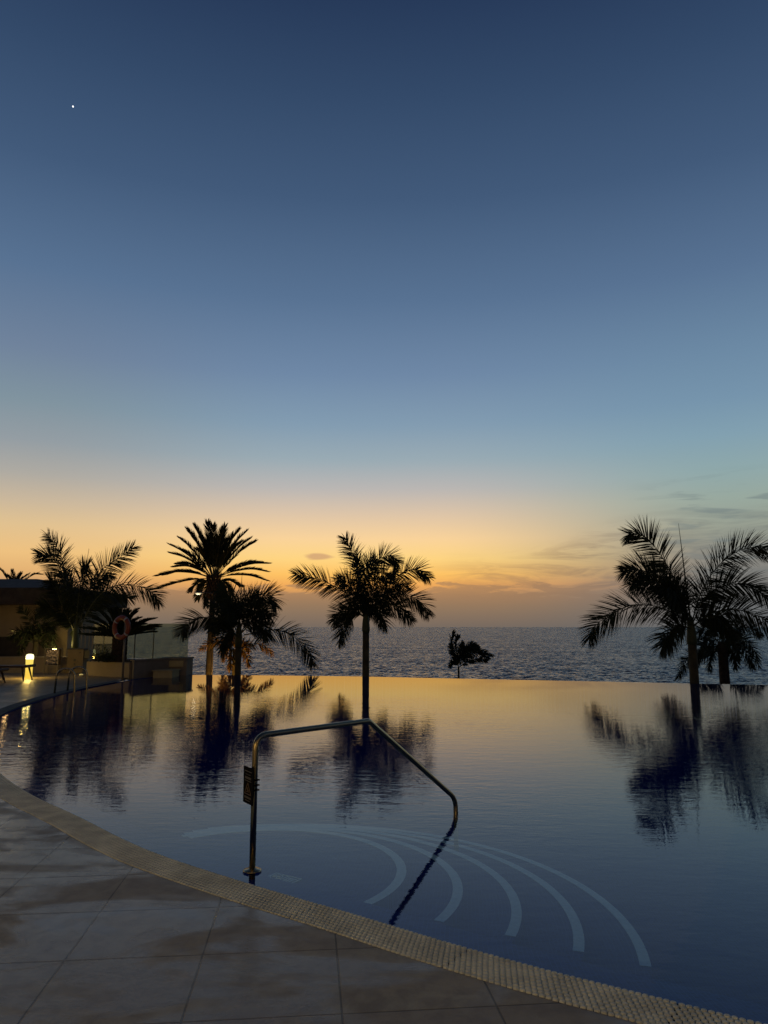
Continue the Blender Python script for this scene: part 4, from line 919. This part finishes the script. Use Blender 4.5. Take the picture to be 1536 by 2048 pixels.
wl = empty('wall_lamp', (-15.05, 30.8, 1.37)); tag(wl, 'small dim bronze lamp glowing on the pavilion wall among leaves', 'lamp')
mb = MB(); mb.box((-.10, .0, -.05), (.10, .12, .05)); mb.build('bracket', M['post'], wl)
mb = MB(); mb.lathe([(0, -.04), (.09, -.03), (.09, .03), (0, .04)], 12, (0, -.1, 0)); mb.build('lens', M['dimglow'], wl, smooth=True)
def light(name, loc, e, col=(1, .7, .3), size=.1, spot=None, rot=None):
    l = bpy.data.lights.new(name, 'SPOT' if spot else 'POINT'); l.energy = e; l.color = col; l.shadow_soft_size = size
    if spot: l.spot_size = R(spot); l.spot_blend = .6
    o = link(bpy.data.objects.new(name, l)); o.location = loc
    if rot: o.rotation_euler = rot
    return o
def aim(o, target):
    d = Vector(target) - o.location; o.rotation_euler = d.to_track_quat('-Z', 'Y').to_euler(); return o
light('wall_lamp_light', (-14.6, 29.4, 1.5), 5.0, (1, .6, .22), .08)
light('pavilion_corner_light', (-12.4, 28.3, .9), 22.0, (1, .72, .25), .08)

# street lamp beside the date palm
sl = empty('street_lamp', (-10.95, 42.6, -3.4)); tag(sl, 'slim street lamp with a lit white head beside the date palm crown', 'street lamp')
mb = MB(); mb.tube([(.98, 1.2, 0), (.98, 1.2, 6.7), (.85, .95, 7.0), (.3, .2, 7.04)], [.05, .04, .035, .03], 8); mb.build('pole', M['darkpaint'], sl, smooth=True)
mb = MB(); mb.lathe([(0, .10), (.12, .09), (.20, .02), (.19, .0), (0, .0)], 18, (.3, .05, 6.98)); mb.build('lamp_housing', M['darkpaint'], sl, smooth=True)
mb = MB(); mb.lathe([(0, -.10), (.12, -.08), (.18, -.002), (0, 0)], 18, (.3, .05, 6.97)); mb.build('lamp_lens', M['streetglow'], sl, smooth=True)
light('street_lamp_light', (-10.65, 42.5, 3.35), 3, (1, .85, .6), .1)
# garden uplight washing the trunk and the golden fronds
ul = empty('garden_uplight', (-9.3, 42.5, -3.4)); tag(ul, 'garden uplight throwing orange light up the date palm trunk', 'light')
mb = MB(); mb.lathe([(0, 0), (.1, 0), (.12, .18), (.10, .2)], 14); mb.build('housing', M['darkpaint'], ul)
mb = MB(); mb.lathe([(.10, .201), (.06, .21), (0, .212)], 14); mb.build('lens', M['dimglow'], ul)
aim(light('uplight_spot', (-9.25, 43.2, -3.1), 420, (1, .45, .08), .05, 60), (-10.3, 45, 1.0))
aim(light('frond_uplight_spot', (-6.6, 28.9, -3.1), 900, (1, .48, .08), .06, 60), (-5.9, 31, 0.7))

# lamp standard on the hotel terrace behind the camera: the warm source seen in the handrail highlights
tl = empty('terrace_lamp', (-5.5, -3.0, 0.02)); tag(tl, 'globe lamp standard on the hotel terrace behind the viewer', 'lamp')
mb = MB(); mb.lathe([(0, 0), (.12, 0), (.12, .02), (.035, .05), (.03, 3.0), (.05, 3.02)], 14); mb.build('pole', M['post'], tl, smooth=True)
mb = MB(); mb.lathe([(0.02, 3.02), (.14, 3.08), (.18, 3.2), (.14, 3.32), (.02, 3.38)], 18); mb.build('lamp_globe', M['lampglow'], tl, smooth=True)
light('terrace_lamp_light', (-5.5, -3.0, 3.22), 560, (1, .72, .3), .17)

# the hotel itself, behind the viewer
ht = empty('hotel_building', (0, -13, 0.02)); tag(ht, 'cream hotel block with balconies and some lit windows behind the viewer', 'building')
mb = MB(); mb.box((-32, -8, 0), (26, 0, 13)); mb.build('wall', M['cream'], ht)
mb = MB(); mb.box((-32.3, -8.3, 13.003), (26.3, .5, 13.4)); mb.build('roof', M['greywall'], ht)
M['litroom'] = mat('lit_room_window', (.3, .25, .2), .4, emit=(1, .66, .28), es=1.6)
M['darkroom'] = mat('dark_window_glass', (.02, .025, .03), .08)
random.seed(31)
for fz in range(4):
    mb = MB(); mb.box((-31, .003, 2.95 + 3.1 * fz), (25, 1.5, 3.12 + 3.1 * fz)); mb.build('balcony', M['cream'], ht)
    for k_ in range(14):
        x_ = -30 + 4 * k_; lit = random.random() < .38
        mb = MB(); mb.box((x_, .003, .15 + 3.1 * fz), (x_ + 2.2, .03, 2.45 + 3.1 * fz)); wn_ = mb.build('window', M['litroom'] if lit else M['darkroom'], ht)
        mb = MB()
        for a_, c_ in ((x_ - .06, x_ - .002), (x_ + 1.07, x_ + 1.13), (x_ + 2.202, x_ + 2.26)): mb.box((a_, .033, .15 + 3.1 * fz), (c_, .07, 2.45 + 3.1 * fz))
        mb.build('frame', M['darkpaint'], wn_)

# planet
mb = MB(); mb.lathe([(0.0, -1), (.5, -.866), (.866, -.5), (1, 0), (.866, .5), (.5, .866), (0.0, 1)], 16)
pn = mb.build('planet', M['star'], None, smooth=True)
az_ = math.atan2((146 - 768) / 1480, math.cos(R(8.83)) - (811 / 1480) * math.sin(R(8.83))); 
dv = Vector(((146 - 768) / 1480, math.cos(R(8.83)) - (811 / 1480) * math.sin(R(8.83)), math.sin(R(8.83)) + (811 / 1480) * math.cos(R(8.83)))).normalized()
pn.location = Vector((0, 0, 1.65)) + dv * 9000; pn.scale = (7.5,) * 3
tag(pn, 'single bright white planet shining high in the dusk sky at upper left', 'planet')
